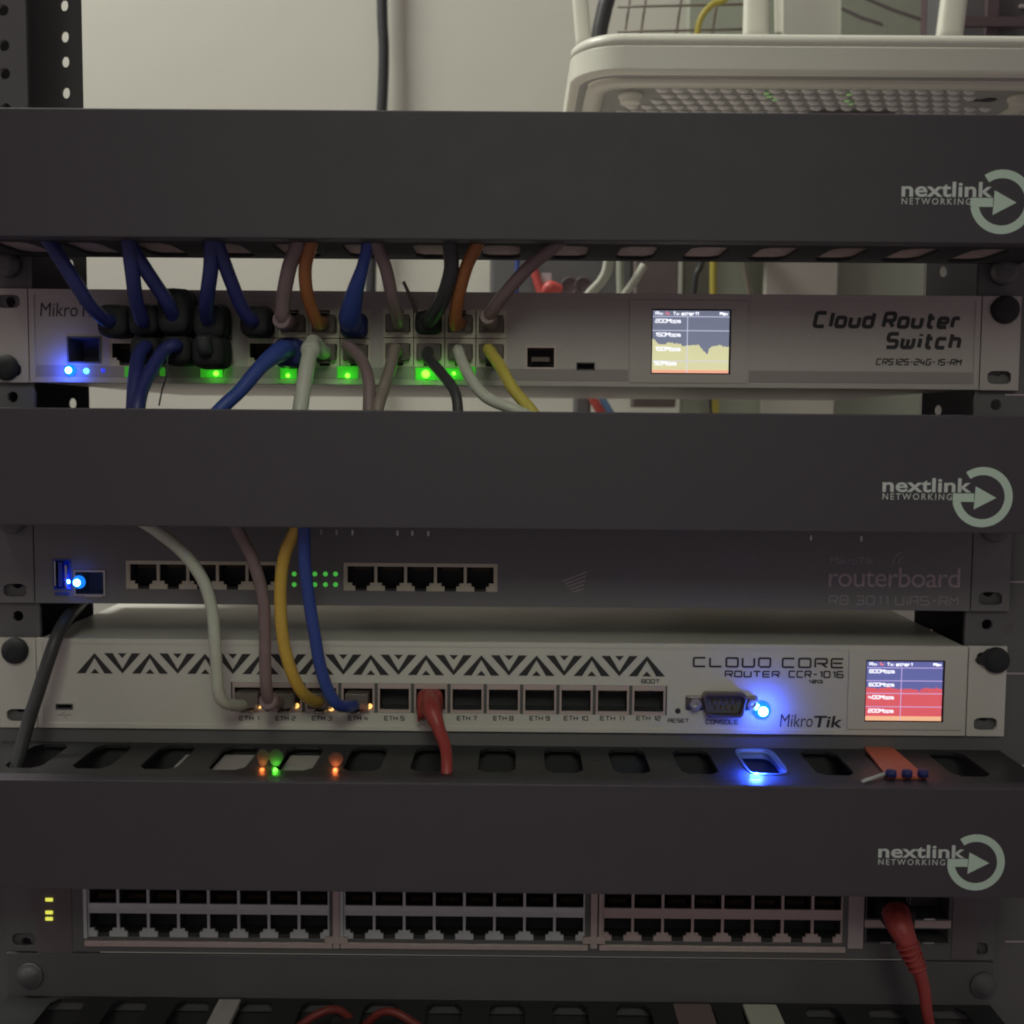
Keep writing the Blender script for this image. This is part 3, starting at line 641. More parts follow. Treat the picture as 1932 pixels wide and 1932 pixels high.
lcd(cr, (1598, 1226, 1815, 1374), (1632, 1247, 1775, 1358), -1.8, 'Tx: ether1', [('800Mbps', .80), ('600Mbps', .575), ('400Mbps', .36), ('200Mbps', .13)], 'Max', (S_OFF, S_BL2, S_R2, S_O2, S_L2, S_TX, S_RD), pr2, .075, [.895, .675, .46, .235], .46, M_WHITE)
part('bezel_groove', rim(lb2[0]-.2, lb2[1]+.2, lb2[2]-.2, lb2[3]+.2, .25, -1.62, -1.5), M_WHITE2, cr)
for x, y in ((489, 1332), (559, 1332), (624.5, 1337), (697, 1333), (685, 1331)):
    c = P(x, y, -2); part('amber_lamp', MB().disc_stack((c.x, -1.4, c.z), ((0, 1.35), (-.7, 1.1), (-1.0, .2)), n=12), L_AMBER if x != 685 else L_ORANGE, cr)

# ------------------------------------------------------------------ black 48-port switch at the bottom
zh = P(900, 1752).z; 
zb0 = P(900, 1800).z
hs = thing('black_rack_switch', 'dark rack switch with three long rows of empty ports at the bottom', 'network switch', (0, 0, zb0))
ztop = zb0+43.6; zm_ = zb0+21.8
case(hs, zm_, 260, M_BLACK2)
groups = [(168, 622, 1712.5, 1766), (650, 1103, 1717, 1770), (1137, 1588, 1722, 1774)]
hw = []
geo = []
for x0, x1, ymid, ybt in groups:
    a0, a1 = P(x0, ymid), P(x1, ymid); zc = (a0.z+a1.z)/2; zlo = P((x0+x1)/2, ybt).z
    geo.append((a0.x, a1.x, zc, zlo)); hw.append((a0.x, a1.x, zlo, 2*zc-zlo))
cmb = box_of(1629, 1690, 1791, 1778); cmb = (cmb[0], cmb[1], cmb[2], ztop-3)
part('front_panel', panel_with_windows(-222.6, 222.6, zb0, ztop, hw+[cmb], -1.5, .4), M_BLACK2, hs)
for sg in (-1, 1): ear(hs, sg, zm_, M_BLACK2, None)
for gi, (x0, x1, zc, zlo) in enumerate(geo):
    wd = (x1-x0)/8; hgt = zc-zlo
    Ju, Jl = jack_mesh('port', wd, hgt, wd-1.25, hgt-4.0, True, M_SILVER if gi < 2 else M_SHIELD), jack_mesh('port', wd, hgt, wd-1.25, hgt-4.0, False, M_SILVER if gi < 2 else M_SHIELD)
    for k in range(8):
        for up, J in ((1, Ju), (-1, Jl)): place('port', J, (x0+wd*(k+.5), -1.7, zc+up*hgt/2), hs)
    part('port_rail', MB().box(x0-1.6, x1+1.6, -3.0, -1.6, zlo-4.6, zlo-1.6, 0, .4), M_SHIELD, hs)
    part('end_wall', MB().box(x0-1.9, x0-.2, -2.6, 4, zlo-.5, zlo+2*hgt), M_SILVER if gi < 2 else M_SHIELD, hs)
for x in (636, 1120):
    c = P(x, 1740); part('divider', MB().box(c.x-1.6, c.x+1.6, -3.2, 2, c.z-12, c.z+26, 0, .3).box(c.x-5.5, c.x+5.5, -3.4, -1.7, c.z-9.5, c.z-6.2, 0, .3), M_SHIELD, hs)
c = box_of(1598, 1690, 1626, 1789); part('divider_plate', MB().box(c[0], c[1], -2.6, -1.4, c[2]+1, ztop-1), M_GREYPRINT, hs)
c = box_of(1794, 1690, 1842, 1806); part('end_plate', MB().box(c[0], c[1], -2.0, -1.4, zb0+1, ztop-1), M_DIMPRINT, hs)
# combo slots
cx0, cx1, cz0, cz1 = cmb; zmid = P(1710, 1740).z
for (xa, xb) in ((cx0, (cx0+cx1)/2), ((cx0+cx1)/2, cx1)):
    for za, zb_ in ((cz0, zmid-1.8), (zmid+1.8, cz1)):
        o = cage(hs, 'fibre_slot', (xa+.3, xb-.3, za, zb_), M_VOID, 14, .7); part('latch', MB().box((xa+xb)/2-2.6, (xa+xb)/2+2.6, -2.3, -1.9, za+.4, za+1.1), M_STEEL, o)
part('slot_bar', MB().box(cx0, cx1, -2.2, 2, zmid-1.8, zmid+1.8), M_SHIELD, hs)
part('lamp_plate', MB().box(P(72, 1740).x, P(138, 1740).x, -1.8, -1.4, P(100, 1795).z, ztop-1), M_DIMPRINT, hs)
for y in (1694, 1718, 1730):
    led_window(hs, 96, y, 14, 6.5, None, L_YELLOW, 'yellow_lamp', -1.9)
# blank panel below
bp_t, bp_b = zb0-1.0, P(900, 1911).z
bp = thing('blank_panel', 'plain black blank panel with round corner screws below the bottom switch', 'panel', (0, 0, bp_b))
part('plate', MB().box(-241.3, 241.3, -1.5, .5, bp_b, bp_t, 0, .5), M_BLANK, bp)
for px, py in ((57, 1841), (1855, 1859)):
    c = P(px, py, -2); part('screw', MB().disc_stack((c.x, -1.5, c.z), ((0, 6.4), (-1.2, 6.4), (-1.5, 5.9), (-1.3, 5.2), (-2.6, 4.6), (-2.9, .3)), n=28), M_BLANK, bp)

# ------------------------------------------------------------------ network cables
def cable(label, m, pts, r=2.75, group=None, plug=None, boot=None, name='network_cable', collar=None, ribs=0):
    """pts: (px, py, Y) from the free end to the port; boot: 'black' blob or material tuple; all one thing"""
    W = [P(*p) for p in pts]
    t = thing(name, label, 'cable', W[-1], group)
    part('sheath', MB().tube(W, r, n=12, sub=8), m, t)
    e = W[-1]; p = W[-2]
    if plug:
        X, Z = plug; part('plug', MB().box(X-5.6, X+5.6, -5, 7, Z-4, Z+4, 0, .6), M_CLEAR, t)
        sg = 1 if pts[0][1] < pts[-1][1] else -1; part('latch', MB().box(X-2.4, X+2.4, -8, 1, Z+sg*4.7-.5, Z+sg*4.7+.5, 0, .2), M_CLEAR, t)
    if boot:
        X, Z, w_, h_, L, mm = boot   # rubber boot growing out of the port at (X, Z)
        rings = []
        for yy, kx, kz in ((2, .72, .66), (-3, .86, .8), (-L*.3, .98, .98), (-L*.42, 1, 1), (-L*.46, .9, .9), (-L*.54, .9, .9), (-L*.58, 1, 1), (-L*.68, .98, .98), (-L*.72, .88, .88), (-L*.8, .88, .88), (-L*.84, .95, .95), (-L*.95, .82, .82), (-L, .5, .5)):
            rings.append([Vector((X+w_/2*kx*math.copysign(abs(math.cos(q))**.55, math.cos(q)), yy, Z+h_/2*kz*math.copysign(abs(math.sin(q))**.55, math.sin(q)))) for q in [2*math.pi*j/20 for j in range(20)]])
        part('boot', MB().loft(rings), mm, t)
    if collar:
        i, rr, ln, mm = collar; a_, b_ = W[i], W[i+1] if i+1 < len(W) else W[i-1]; d = (b_-a_).normalized()
        part('collar', MB().tube([a_-d*ln/2, a_-d*ln*.2, a_+d*ln*.2, a_+d*ln/2], [rr*.85, rr, rr, rr*.9], n=16, sub=3), mm, t)
    if ribs:
        d = (W[-1]-W[-2]).normalized()
        mb = MB()
        for k in range(ribs): c_ = W[-2]+d*(k*3.0); mb.tube([c_-d*.8, c_, c_+d*.8], [r*1.25, r*1.5, r*1.25], n=14, sub=2)
        part('strain_relief', mb, m, t)
    return t
GU = 'patch cables plugged into the white switch'
def port(block, col, up):
    wx0, wx1, wz0, wz1 = wins[block]; return (wx0+wx1)/2-21.9+14.6*col, (wz0+wz1)/2+(6.65 if up else -6.65)
def pp(block, col, up, Y, dx=0, dz=0):
    """pixel of a port opening at depth Y (inverse of P)"""
    X, Z = port(block, col, up); v = Vector((X+dx, Y, Z+dz))-Vector((CAM['x'], CAM['y'], CAM['z']))
    k = CAM['f']/v.dot(AX_F); return 966+k*v.dot(AX_R), 966-k*v.dot(AX_U), Y
B = M_BOOT
X, Z = port(0, 0, 1); cable('dark blue cable running from the upper left corner into the leftmost upper port', M_BLUE, [(55, 400, -44), (94, 457, -43), (136, 523, -38), (171, 577, -30), (200, 604, -22), pp(0, 0, 1, -18)], 3.2, GU, boot=(X, Z, 15, 15.5, 20, B))
X, Z = port(0, 1, 1); cable('dark blue cable hanging straight down onto the second upper black boot', M_BLUE, [(238, 400, -46), (243, 458, -46), (250, 515, -42), (257, 568, -34), (268, 604, -26), pp(0, 1, 1, -20)], 3.2, GU, boot=(X, Z+.5, 14.5, 15, 22, B))
X, Z = port(0, 2, 1); cable('dark blue cable slanting right into a tall black boot with a raised top', M_BLUE, [(232, 400, -44), (247, 462, -44), (272, 505, -40), (296, 541, -34), (318, 575, -28), pp(0, 2, 1, -20)], 3.2, GU, boot=(X-.5, Z+4, 15.5, 22, 24, B))
X, Z = port(0, 3, 1); cable('dark blue cable dropping into the rightmost upper port of the first block', M_BLUE, [(400, 400, -46), (399, 454, -46), (398, 503, -42), (392, 551, -35), (389, 582, -28), pp(0, 3, 1, -18)], 3.3, GU, boot=(X, Z, 15.5, 17, 20, B))
X, Z = port(1, 0, 1); cable('dark blue cable curving right into the first upper port of the middle block', M_BLUE, [(404, 405, -46), (409, 454, -45), (420, 488, -42), (436, 531, -36), (456, 580, -28), (474, 604, -22), pp(1, 0, 1, -16)], 3.1, GU, boot=(X, Z, 14, 15, 20, B))
cable('ribbed mauve cable ending in a pale collar left of the brown orange cable', M_MAUVE, [(572, 400, -46), (562, 459, -45), (546, 504, -40), (535, 560, -33), (533, 604, -26), pp(1, 1, 1, -10), pp(1, 1, 1, -1)], 3.3, GU, plug=port(1, 1, 1), collar=(4, 4.3, 7, M_MAUVE))
cable('brown orange cable beside the ribbed mauve cable in the middle block', M_ORANGE, [(592, 400, -46), (587, 457, -45), (576, 504, -40), (580, 557, -32), (598, 608, -20), pp(1, 2, 1, -10), pp(1, 2, 1, -1)], 2.9, GU, plug=port(1, 2, 1))
X, Z = port(1, 3, 1); cable('bright dark blue cable with a flaring blue boot in the middle block', M_BLUE2, [(700, 400, -46), (694, 459, -45), (684, 504, -40), (670, 550, -32), (660, 600, -20), pp(1, 3, 1, -8)], [2.6, 2.6, 2.7, 3.8, 5.2, 5.2], GU, boot=(X, Z-1, 12.5, 12, 13, M_BLUE))
cable('thin mauve cable dropping into the first upper port of the right block', M_MAUVE, [(698, 400, -46), (710, 459, -45), (728, 507, -40), (741, 567, -30), (752, 606, -18), pp(2, 0, 1, -9), pp(2, 0, 1, -1)], 2.9, GU, plug=port(2, 0, 1))
X, Z = port(2, 1, 1); cable('thick black cable dropping beside the upper orange cable of the right block', M_BCABLE, [(846, 400, -46), (849, 459, -45), (851, 510, -40), (834, 567, -30), (814, 600, -18), pp(2, 1, 1, -10)], 3.4, GU, boot=(X, Z, 12.5, 11, 12, B))
cable('orange cable leaning right above the third upper port of the right block', M_ORANGE, [(918, 400, -46), (901, 459, -45), (880, 504, -40), (864, 564, -30), (859, 612, -18), pp(2, 2, 1, -9), pp(2, 2, 1, -1)], 2.9, GU, plug=port(2, 2, 1))
cable('long mauve cable slanting down from the right into the last upper port', M_MAUVE, [(1110, 410, -46), (1049, 462, -45), (995, 507, -38), (944, 565, -28), (922, 600, -18), pp(2, 3, 1, -9), pp(2, 3, 1, -1)], 3.0, GU, plug=port(2, 3, 1), collar=(4, 4.0, 7, M_MAUVE))
X, Z = port(0, 1, 0); cable('dark blue cable falling straight down left of its twin below the first block', M_BLUE, [(250, 815, -48), (252, 768, -46), (255, 716, -40), (262, 672, -30), (274, 655, -24), pp(0, 1, 0, -18)], 3.2, GU, boot=(X, Z, 14.5, 13.5, 20, B))
X, Z = port(0, 2, 0); cable('dark blue cable slanting down left out of the black boots', M_BLUE, [(252, 815, -50), (260, 768, -48), (267, 736, -43), (285, 700, -36), (308, 664, -28), (330, 652, -24), pp(0, 2, 0, -18)], 3.2, GU, boot=(X, Z, 15, 14, 22, B))
X, Z = port(0, 3, 0); o = cable('short dark cable behind the lower right black boot of the first block', M_BCABLE, [pp(0, 3, 0, -26, 0, 6), pp(0, 3, 0, -24), pp(0, 3, 0, -14)], 3.2, GU, boot=(X, Z-.6, 16, 15.5, 22, B))
X, Z = port(1, 1, 0); cable('blue cable sweeping down left from the lower row of the middle block', M_BLUE2, [(385, 805, -50), (422, 766, -47), (455, 735, -42), (494, 690, -34), (530, 662, -24), pp(1, 1, 0, -12)], [3.1, 3.1, 3.1, 3.4, 4.6, 4.8], GU, boot=(X, Z-1, 13.5, 14, 17, M_BLUE))
cable('pale white cable with a collar dropping from the middle block', M_WCABLE, [(560, 815, -48), (567, 768, -46), (577, 705, -38), (586, 660, -28), (592, 645, -18), pp(1, 2, 0, -10), pp(1, 2, 0, -1)], 3.4, GU, plug=port(1, 2, 0), collar=(3, 4.4, 6, M_WCABLE))
cable('mauve cable curving down right from the last lower port of the middle block', M_MAUVE, [(694, 815, -48), (696, 770, -46), (695, 715, -40), (680, 676, -30), (655, 652, -20), pp(1, 3, 0, -9), pp(1, 3, 0, -1)], 2.7, GU, plug=port(1, 3, 0))
cable('greyish tan cable falling down left from the right block', M_TAN, [(706, 815, -48), (713, 770, -46), (721, 742, -42), (735, 699, -34), (744, 660, -22), pp(2, 0, 0, -9), pp(2, 0, 0, -1)], 2.7, GU, plug=port(2, 0, 0))
cable('slim black cable curving down right over the green lamps', M_BCABLE, [(862, 820, -48), (864, 775, -46), (857, 737, -42), (831, 702, -34), (806, 674, -20), pp(2, 1, 0, -9), pp(2, 1, 0, -1)], 2.4, GU, plug=port(2, 1, 0))
cable('pale white cable sweeping down right beside the slim black cable', M_WCABLE, [(1030, 800, -48), (972, 773, -47), (917, 749, -43), (883, 706, -34), (865, 664, -22), pp(2, 2, 0, -9), pp(2, 2, 0, -1)], 2.6, GU, plug=port(2, 2, 0))
cable('lemon yellow cable sloping down right from the last lower port', M_YELLOW2, [(1030, 815, -48), (1003, 775, -46), (968, 734, -40), (943, 690, -32), (922, 660, -20), pp(2, 3, 0, -9), pp(2, 3, 0, -1)], 2.7, GU, plug=port(2, 3, 0))
c0, c1, c2 = P(761, 531, -6), P(772, 555, -5), P(786, 590, -3)
solo('loose_wire', MB().tube([c0, c1, c2], .8, n=8), M_TAN, 'thin stub of brown wire sticking up above the right port block', 'wire')
c0, c1, c2, c3 = P(316, 676, -30), P(313, 712, -30), P(306, 735, -28), P(300, 765, -30)
solo('cable_tie', MB().tube([c0, c1, c2, c3], .45, n=6), M_BCABLE, 'thin dark tie end dangling below the black boots', 'cable tie')

GM = 'cables from the middle manager to the white router'
def cp(k, Y): return pw[0]+pwid*(k+.5), Y, (pw[2]+pw[3])/2
def to_px(v):
    v = Vector(v)-Vector((CAM['x'], CAM['y'], CAM['z'])); k = CAM['f']/v.dot(AX_F); return 966+k*v.dot(AX_R), 966-k*v.dot(AX_U)
def cplug(t, k):
    X, _, Z = cp(k, 0); part('plug', MB().box(X-5.6, X+5.6, -7, 8, Z-4.4, Z+3.2, 0, .6), M_CLEAR, t); part('latch', MB().box(X-2.6, X+2.6, -9, -1, Z-6, Z-5.2, 0, .3), M_CLEAR, t)
t = cable('white cable bending left into the first port of the white router', M_WCABLE, [(235, 965, -44), (288, 996, -42), (345, 1042, -36), (383, 1095, -32), (400, 1150, -30), (405, 1205, -30), (409, 1265, -28), (412, 1305, -26), (424, 1326, -22), (448, 1331, -12), (462, 1330, -3)], 2.75, GM); cplug(t, 0)
t = cable('mauve cable with a collar dropping into the second port of the white router', M_MAUVE, [(430, 955, -44), (448, 997, -42), (476, 1055, -36), (496, 1125, -32), (500, 1198, -30), (500, 1240, -30), (502, 1290, -28), (508, 1322, -22), (525, 1326, -8), (530, 1326, -1)], 2.75, GM, collar=(7, 4.6, 5, M_MAUVE)); cplug(t, 1)
t = cable('yellow cable curving down into the third port of the white router', M_YELLOW, [(572, 955, -44), (558, 998, -42), (537, 1048, -37), (529, 1115, -33), (533, 1198, -31), (548, 1262, -28), (568, 1303, -22), (590, 1322, -12), (608, 1324, -2)], 2.8, GM); cplug(t, 2)
t = cable('bright blue cable dropping into the fourth port of the white router', M_BLUE2, [(574, 950, -46), (574, 1004, -44), (575, 1064, -39), (583, 1131, -35), (594, 1200, -32), (604, 1256, -29), (618, 1300, -26), (636, 1328, -22), (660, 1333, -12), (672, 1328, -2)], 2.8, GM); cplug(t, 3)
X, _, Z = cp(5, 0)
t = cable('red cable with a red plug hanging from the sixth port of the white router', M_RED, [(840, 1510, -46), (843, 1453, -42), (841, 1413, -34), (828, 1375, -26), (815, 1340, -20), (811, 1322, -10), (811, 1318, -1)], [2.6, 2.6, 2.7, 3.0, 4.4, 4.6, 4.6], GM, boot=(X, Z-1.2, 12.5, 13.5, 14, M_RED))
part('latch', MB().box(X-5.8, X-4.6, -9, -1, Z-9.5, Z-5, 0, .3), M_RED, t)
cable('fat black cable hanging diagonally across the left ear of the white router', M_BCABLE, [(185, 1095, 60), (150, 1140, 25), (128, 1165, 0), (106, 1205, -14), (71, 1309, -22), (50, 1375, -26), (22, 1480, -34), (-10, 1600, -42)], 3.1, name='power_cable')
t = cable('red cable with ribbed boot hanging in front of the right slots of the bottom switch', M_RED, [(1775, 2000, -30), (1752, 1925, -34), (1742, 1860, -34), (1722, 1800, -34), (1700, 1752, -30), (1690, 1722, -20)], [2.3, 2.4, 2.9, 3.6, 6.0, 6.6])
mb = MB(); c0, c1 = P(1731, 1826, -34), P(1712, 1782, -33); d = (c1-c0)
for k in range(5): q = c0+d*(k/4); dn = d.normalized(); mb.tube([q-dn*.9, q, q+dn*.9], [3.6+.3*k, 4.4+.3*k, 3.6+.3*k], n=14, sub=2)
part('strain_relief', mb, M_RED, t); part('plug', MB().box(P(1690, 1722, -10).x-6, P(1690, 1722, -10).x+6, -20, 5, P(1690, 1722, -10).z-6, P(1690, 1722, -10).z+5, 0, .8), M_BOOT, t)
for pts, lab in (([(560, 1940, -26), (600, 1913, -24), (640, 1906, -20), (680, 1940, -16)], 'dim red cable arching low at the bottom edge, left of another'),
                 ([(685, 1938, -20), (718, 1911, -24), (750, 1912, -26), (795, 1940, -28)], 'brighter red cable arching low at the bottom edge, right of another')):
    cable(lab, M_SHADERED, pts, 1.9)

# ------------------------------------------------------------------ small things in the lower cable manager
zpl = c3t-.4
def on_top(px, py):      # a point on the slotted top of the lower manager
    d = AX_F*CAM['f'] + AX_R*(px-966) + AX_U*(966-py); c = Vector((CAM['x'], CAM['y'], CAM['z'])); return c+d*((zpl-c.z)/d.z)
GI = 'lamps added for the glows in the slotted duct top'  # lamps added to stand for LED glows on the duct top
def pipe(px, m, lab, wd, top, base, col, pw_):  # lamp in front of a dark tab added to catch its glow
    p = P(px, base, -42); q = P(px, top, -36); h = q.z-p.z
    t = thing('added_glow_lamp', lab, 'added lamp', p, GI)
    part('fin', MB().prism([(p.x+wd*math.sin(2*math.pi*j/20)*(1 if math.cos(2*math.pi*j/20) < .2 else .86), (zpl+.05+p.z+h)/2-(p.z+h-zpl-.05)/2*math.cos(2*math.pi*j/20)) for j in range(20)], p.y+5.4, p.y+6.2), M_FIN, t)
    part('lens', MB().box(p.x-1.0, p.x+1.0, p.y-1.0, p.y+.2, p.z-1.0, p.z-.1, 0, .25), m, t)
    d = bpy.data.lights.new('led_light', 'POINT'); d.energy = pw_; d.color = col; d.shadow_soft_size = .001
    lo = bpy.data.objects.new('led_light', d); COL.objects.link(lo); lo.parent = t; lo.location = Vector((0, 3.7, h*.34))*MM; return t
M_FIN = mat('glow_fin_plastic', (.04, .04, .042), .8)
L_GREEN3 = glow('green_lens', (.09, .62, .05), .75); L_ORANGE2 = glow('orange_lens', (.75, .15, .04), .1); L_ORDIM = glow('dull_orange_lens', (.5, .11, .04), .06)
pipe(491, L_ORDIM, 'dull orange lamp added for a glow, just left of the green lamp', 2.8, 1412, 1462, (1, .22, .05), .0009)
pipe(516, L_GREEN3, 'bright green lamp added for a glow between two orange glows', 3.5, 1412, 1463, (.12, 1, .05), .0016)
pipe(630, L_ORANGE2, 'pointed orange lamp added for a glow right of the green lamp', 3.5, 1418, 1463, (1, .2, .05), .0016)
for px, lab in ((450, 'tiny green lamp added for a bright mark at the duct rim'),):
    p = P(px, 1464, -46); t = thing('added_glow_lamp', lab, 'added lamp', p, GI); part('lens', MB().box(p.x-2, p.x+2, -48, -44, p.z-1, p.z+1.2, 0, .4), glow('tiny_green_lens', (.4, .9, .25), .9), t)
# grey boxes seen through the slots
for px0, px1, lab in ((330, 352, 'leftmost grey plug seen through a slot of the lower duct'), (405, 500, 'wider grey plug seen through a slot left of the green lamp'), (535, 625, 'grey plug seen through a slot right of the green lamp')):
    a_ = P(px0, 1420, -24); b_ = P(px1, 1420, -24)
    solo('grey_plug', MB().box(a_.x-1, b_.x+1, -44, -4, zpl-16, zpl-4.2, 0, 1.2), M_ZINC, lab, 'plug', 'grey plugs inside the lower duct')
# blue lamp and rim added for the blue glow round one slot
p = P(1425, 1467, -46); t = thing('added_glow_lamp', 'strong blue lamp added for the blue glow through a slot below the white router', 'added lamp', p, GI)
part('lens', MB().disc_stack(p, ((-1.5, 1.6), (-.2, 2.2), (1.0, 1.9), (2.0, .2)), axis='z', n=16), L_BLUE, t)
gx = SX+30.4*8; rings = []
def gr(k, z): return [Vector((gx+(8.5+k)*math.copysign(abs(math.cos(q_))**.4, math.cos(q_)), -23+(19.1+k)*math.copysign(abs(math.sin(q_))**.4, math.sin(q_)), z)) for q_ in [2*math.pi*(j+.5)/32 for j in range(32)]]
solo('slot_glow_rim', MB().loft([gr(-.1, zpl-4), gr(-.1, zpl+.1), gr(.9, zpl+.9), gr(.9, zpl+.15), gr(-.9, zpl-.2), gr(-.9, zpl-1.2)], caps=False), mat('blue_glow_plastic', (.22, .32, .6), .35), 'pale blue rim added to carry the blue light around the slot', 'glow_rim')
ld = bpy.data.lights.new('led_light', 'SPOT'); ld.spot_size = R(165); ld.spot_blend = .6; ld.energy = .26; ld.color = (.03, .09, 1); ld.shadow_soft_size = .002
lo = bpy.data.objects.new('led_light', ld); COL.objects.link(lo); lo.parent = t; lo.location = Vector((1, 3, 4.5))*MM
# strip with three knobs added for the red screen's reflection on the duct
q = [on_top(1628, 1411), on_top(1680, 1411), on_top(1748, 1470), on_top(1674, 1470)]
t = thing('screen_reflection', 'orange red strip with knobs standing in for the reflection of the red screen', 'strip', (q[0]+q[2])/2)
M_REFLSTRIP = mat('screen_reflection_red', (.62, .16, .09), .4, grain=.1, gscale=200)
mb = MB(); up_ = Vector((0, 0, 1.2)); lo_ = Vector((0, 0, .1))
mb.add([v+lo_ for v in q]+[v+up_ for v in q], [(0, 1, 2, 3), (4, 5, 6, 7), (0, 1, 5, 4), (1, 2, 6, 5), (2, 3, 7, 6), (3, 0, 4, 7)]); part('body', mb, M_REFLSTRIP, t)
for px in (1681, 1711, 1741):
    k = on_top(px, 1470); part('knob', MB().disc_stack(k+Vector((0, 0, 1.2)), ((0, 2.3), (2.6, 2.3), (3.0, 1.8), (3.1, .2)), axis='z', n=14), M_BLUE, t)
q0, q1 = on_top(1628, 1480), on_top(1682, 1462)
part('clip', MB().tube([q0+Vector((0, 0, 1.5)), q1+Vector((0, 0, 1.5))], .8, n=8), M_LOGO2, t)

# things under the bottom slots
for x0, x1, m, lab in ((398, 440, M_ZINC, 'grey plug in the bottom duct at the lower left'), (1278, 1350, M_MAUVE, 'mauve plug in the bottom duct beside a paler one'), (1413, 1478, M_PAPER, 'pale plug in the bottom duct at the lower right')):
    a_ = P(x0, 1930, -20); b_ = P(x1, 1930, -20); solo('duct_plug', MB().box(a_.x, b_.x, -50, -5, c4t-2.2, c4t+.8, 0, .4), m, lab, 'plug', 'plugs in the bottom duct')

# ------------------------------------------------------------------ wireless router at the top right
Yr = 100.0
zl = P(1400, 138, Yr).z; zt_ = P(1400, 61, Yr).z; xl = P(1080, 110, Yr).x; xr = xl+284; dep = 170
wr = thing('wireless_router', 'cream wireless router seen from below with raised antennas above the top manager', 'wireless router', ((xl+xr)/2, Yr+dep/2, zl-4))
def rrect(z, ins, rad, x0=None, x1=None, y0=None, y1=None):
    x0 = (xl if x0 is None else x0)+ins; x1 = (xr if x1 is None else x1)-ins; y0 = (Yr if y0 is None else y0)+ins; y1 = (Yr+dep if y1 is None else y1)-ins; pts = []
    for cx_, cy_, a0 in ((x1-rad, y1-rad, 0), (x0+rad, y1-rad, 90), (x0+rad, y0+rad, 180), (x1-rad, y0+rad, 270)):
        for k in range(9): a_ = R(a0+90*k/8); pts.append(Vector((cx_+rad*math.cos(a_), cy_+rad*math.sin(a_), z)))
    return pts
H = zt_-zl
part('body', MB().loft([rrect(zl, 2.0, 26), rrect(zl+.8, .8, 27), rrect(zl+2.0, 0, 28), rrect(zl+2.4, 0, 28), rrect(zt_-7.9, 0, 28), rrect(zt_-7.5, 0, 28), rrect(zt_-7.2, .7, 27.5), rrect(zt_-6.6, .7, 27.5), rrect(zt_-6.3, 0, 28), rrect(zt_-2, .6, 28), rrect(zt_, 3, 26)]), M_ROUTER, wr)
# lower lip around the recessed vent plate
def ringplate(z0, z1, ins0, ins1):
    a0 = rrect(z0, ins0, 24); b0 = rrect(z0, ins1, 14); a1 = rrect(z1, ins0-.6, 24.5); b1 = rrect(z1, ins1, 14)
    return MB().loft([b1, b0, a0, a1], caps=False)
part('bottom_lip', ringplate(zl-2.6, zl+.2, 10, 20), M_ROUTER, wr)
part('side_groove', ringplate(zl-.35, zl+.3, 5.5, 9.8), M_ROUTER2, wr)
part('vent_plate', MB().loft([rrect(zl-1.0, 19.8, 14), rrect(zl-.2, 19.8, 14)]), M_ROUTER2, wr)
mbd = MB(); 
mbd.loft([[Vector((4.0*k_*math.cos(q_)+1.3*k_*math.sin(q_), 2.5*k_*math.sin(q_), zz)) for q_ in [2*math.pi*j/12 for j in range(12)]] for zz, k_ in ((0, 1), (-1.3, .85), (-2.2, .5), (-2.4, .1))])
me_d = mbd.mesh('vent_rib', M_DIMPLE)
row = 0; y_ = Yr+26
while y_ < Yr+100:
    x_ = xl+34+(4.6 if row % 2 else 0)
    while x_ < xr-30:
        if not ((x_ < xl+50 and y_ < Yr+52) or x_ > xr-48 and y_ < Yr+52): place('vent_rib', me_d, (x_, y_, zl-1.0), wr)
        x_ += 9.2
    y_ += 11.5; row += 1
for px in (1190, 1928):
    c = P(px, 172, Yr+34); part('foot', MB().disc_stack((c.x, Yr+36, zl-1.0), ((0, 7.2), (-2.6, 7.0), (-2.8, 6.2), (-5.5, 6.0), (-6.2, 5.2), (-6.3, .2)), axis='z', n=24), M_ROUTER, wr)
for px in (1190, 1928): c = P(px, 172, Yr+34); part('foot', MB().disc_stack((c.x, Yr+dep-34, zl-1.0), ((0, 7.2), (-2.6, 7.0), (-5.5, 6.0), (-6.2, 5.2), (-6.3, .2)), axis='z', n=24), M_ROUTER, wr)
c = P(1859, 180, Yr+44); part('keyhole_slot', MB().disc_stack((c.x+2, Yr+44, zl-1.05), ((0, 4.6), (-.15, 4.6), (-.2, .1)), axis='z', n=16).box(c.x-8, c.x+2, Yr+43, Yr+47, zl-1.25, zl-1.02), M_PRINT, wr)
X0 = P(1535, 205, Yr+65).x; X1 = P(1692, 205, Yr+65).x
zz = zl-2.75
part('rating_sticker', MB().box(X0, X1, Yr+66, Yr+105, zz, zz+.2), M_DIMPRINT, wr); part('sticker_face', MB().box(X0+2, X1-2, Yr+68.5, Yr+103, zz-.2, zz-.02), mat('sticker_grey', (.25, .22, .23), .5), wr)
part('sticker_pad', MB().box(X0+1, X1-1, Yr+67, Yr+104, zz+.2, zl-.9), M_ROUTER2, wr)
for px, py in ((1452, 182), (1462, 188), (1602, 178), (1598, 190), (1605, 196), (1446, 176)):
    Yq = Yr+40; d = AX_F*CAM['f']+AX_R*(px-966)+AX_U*(966-py); cc = Vector((CAM['x'], CAM['y'], CAM['z'])); v = cc+d*((zl-2.2-cc.z)/d.z)
    part('status_lamp', MB().disc_stack(v, ((0, 1.8), (-.5, 1.5), (-.6, .1)), axis='z', n=10), glow('router_green_lamp', (.36, .62, .25), .22), wr)
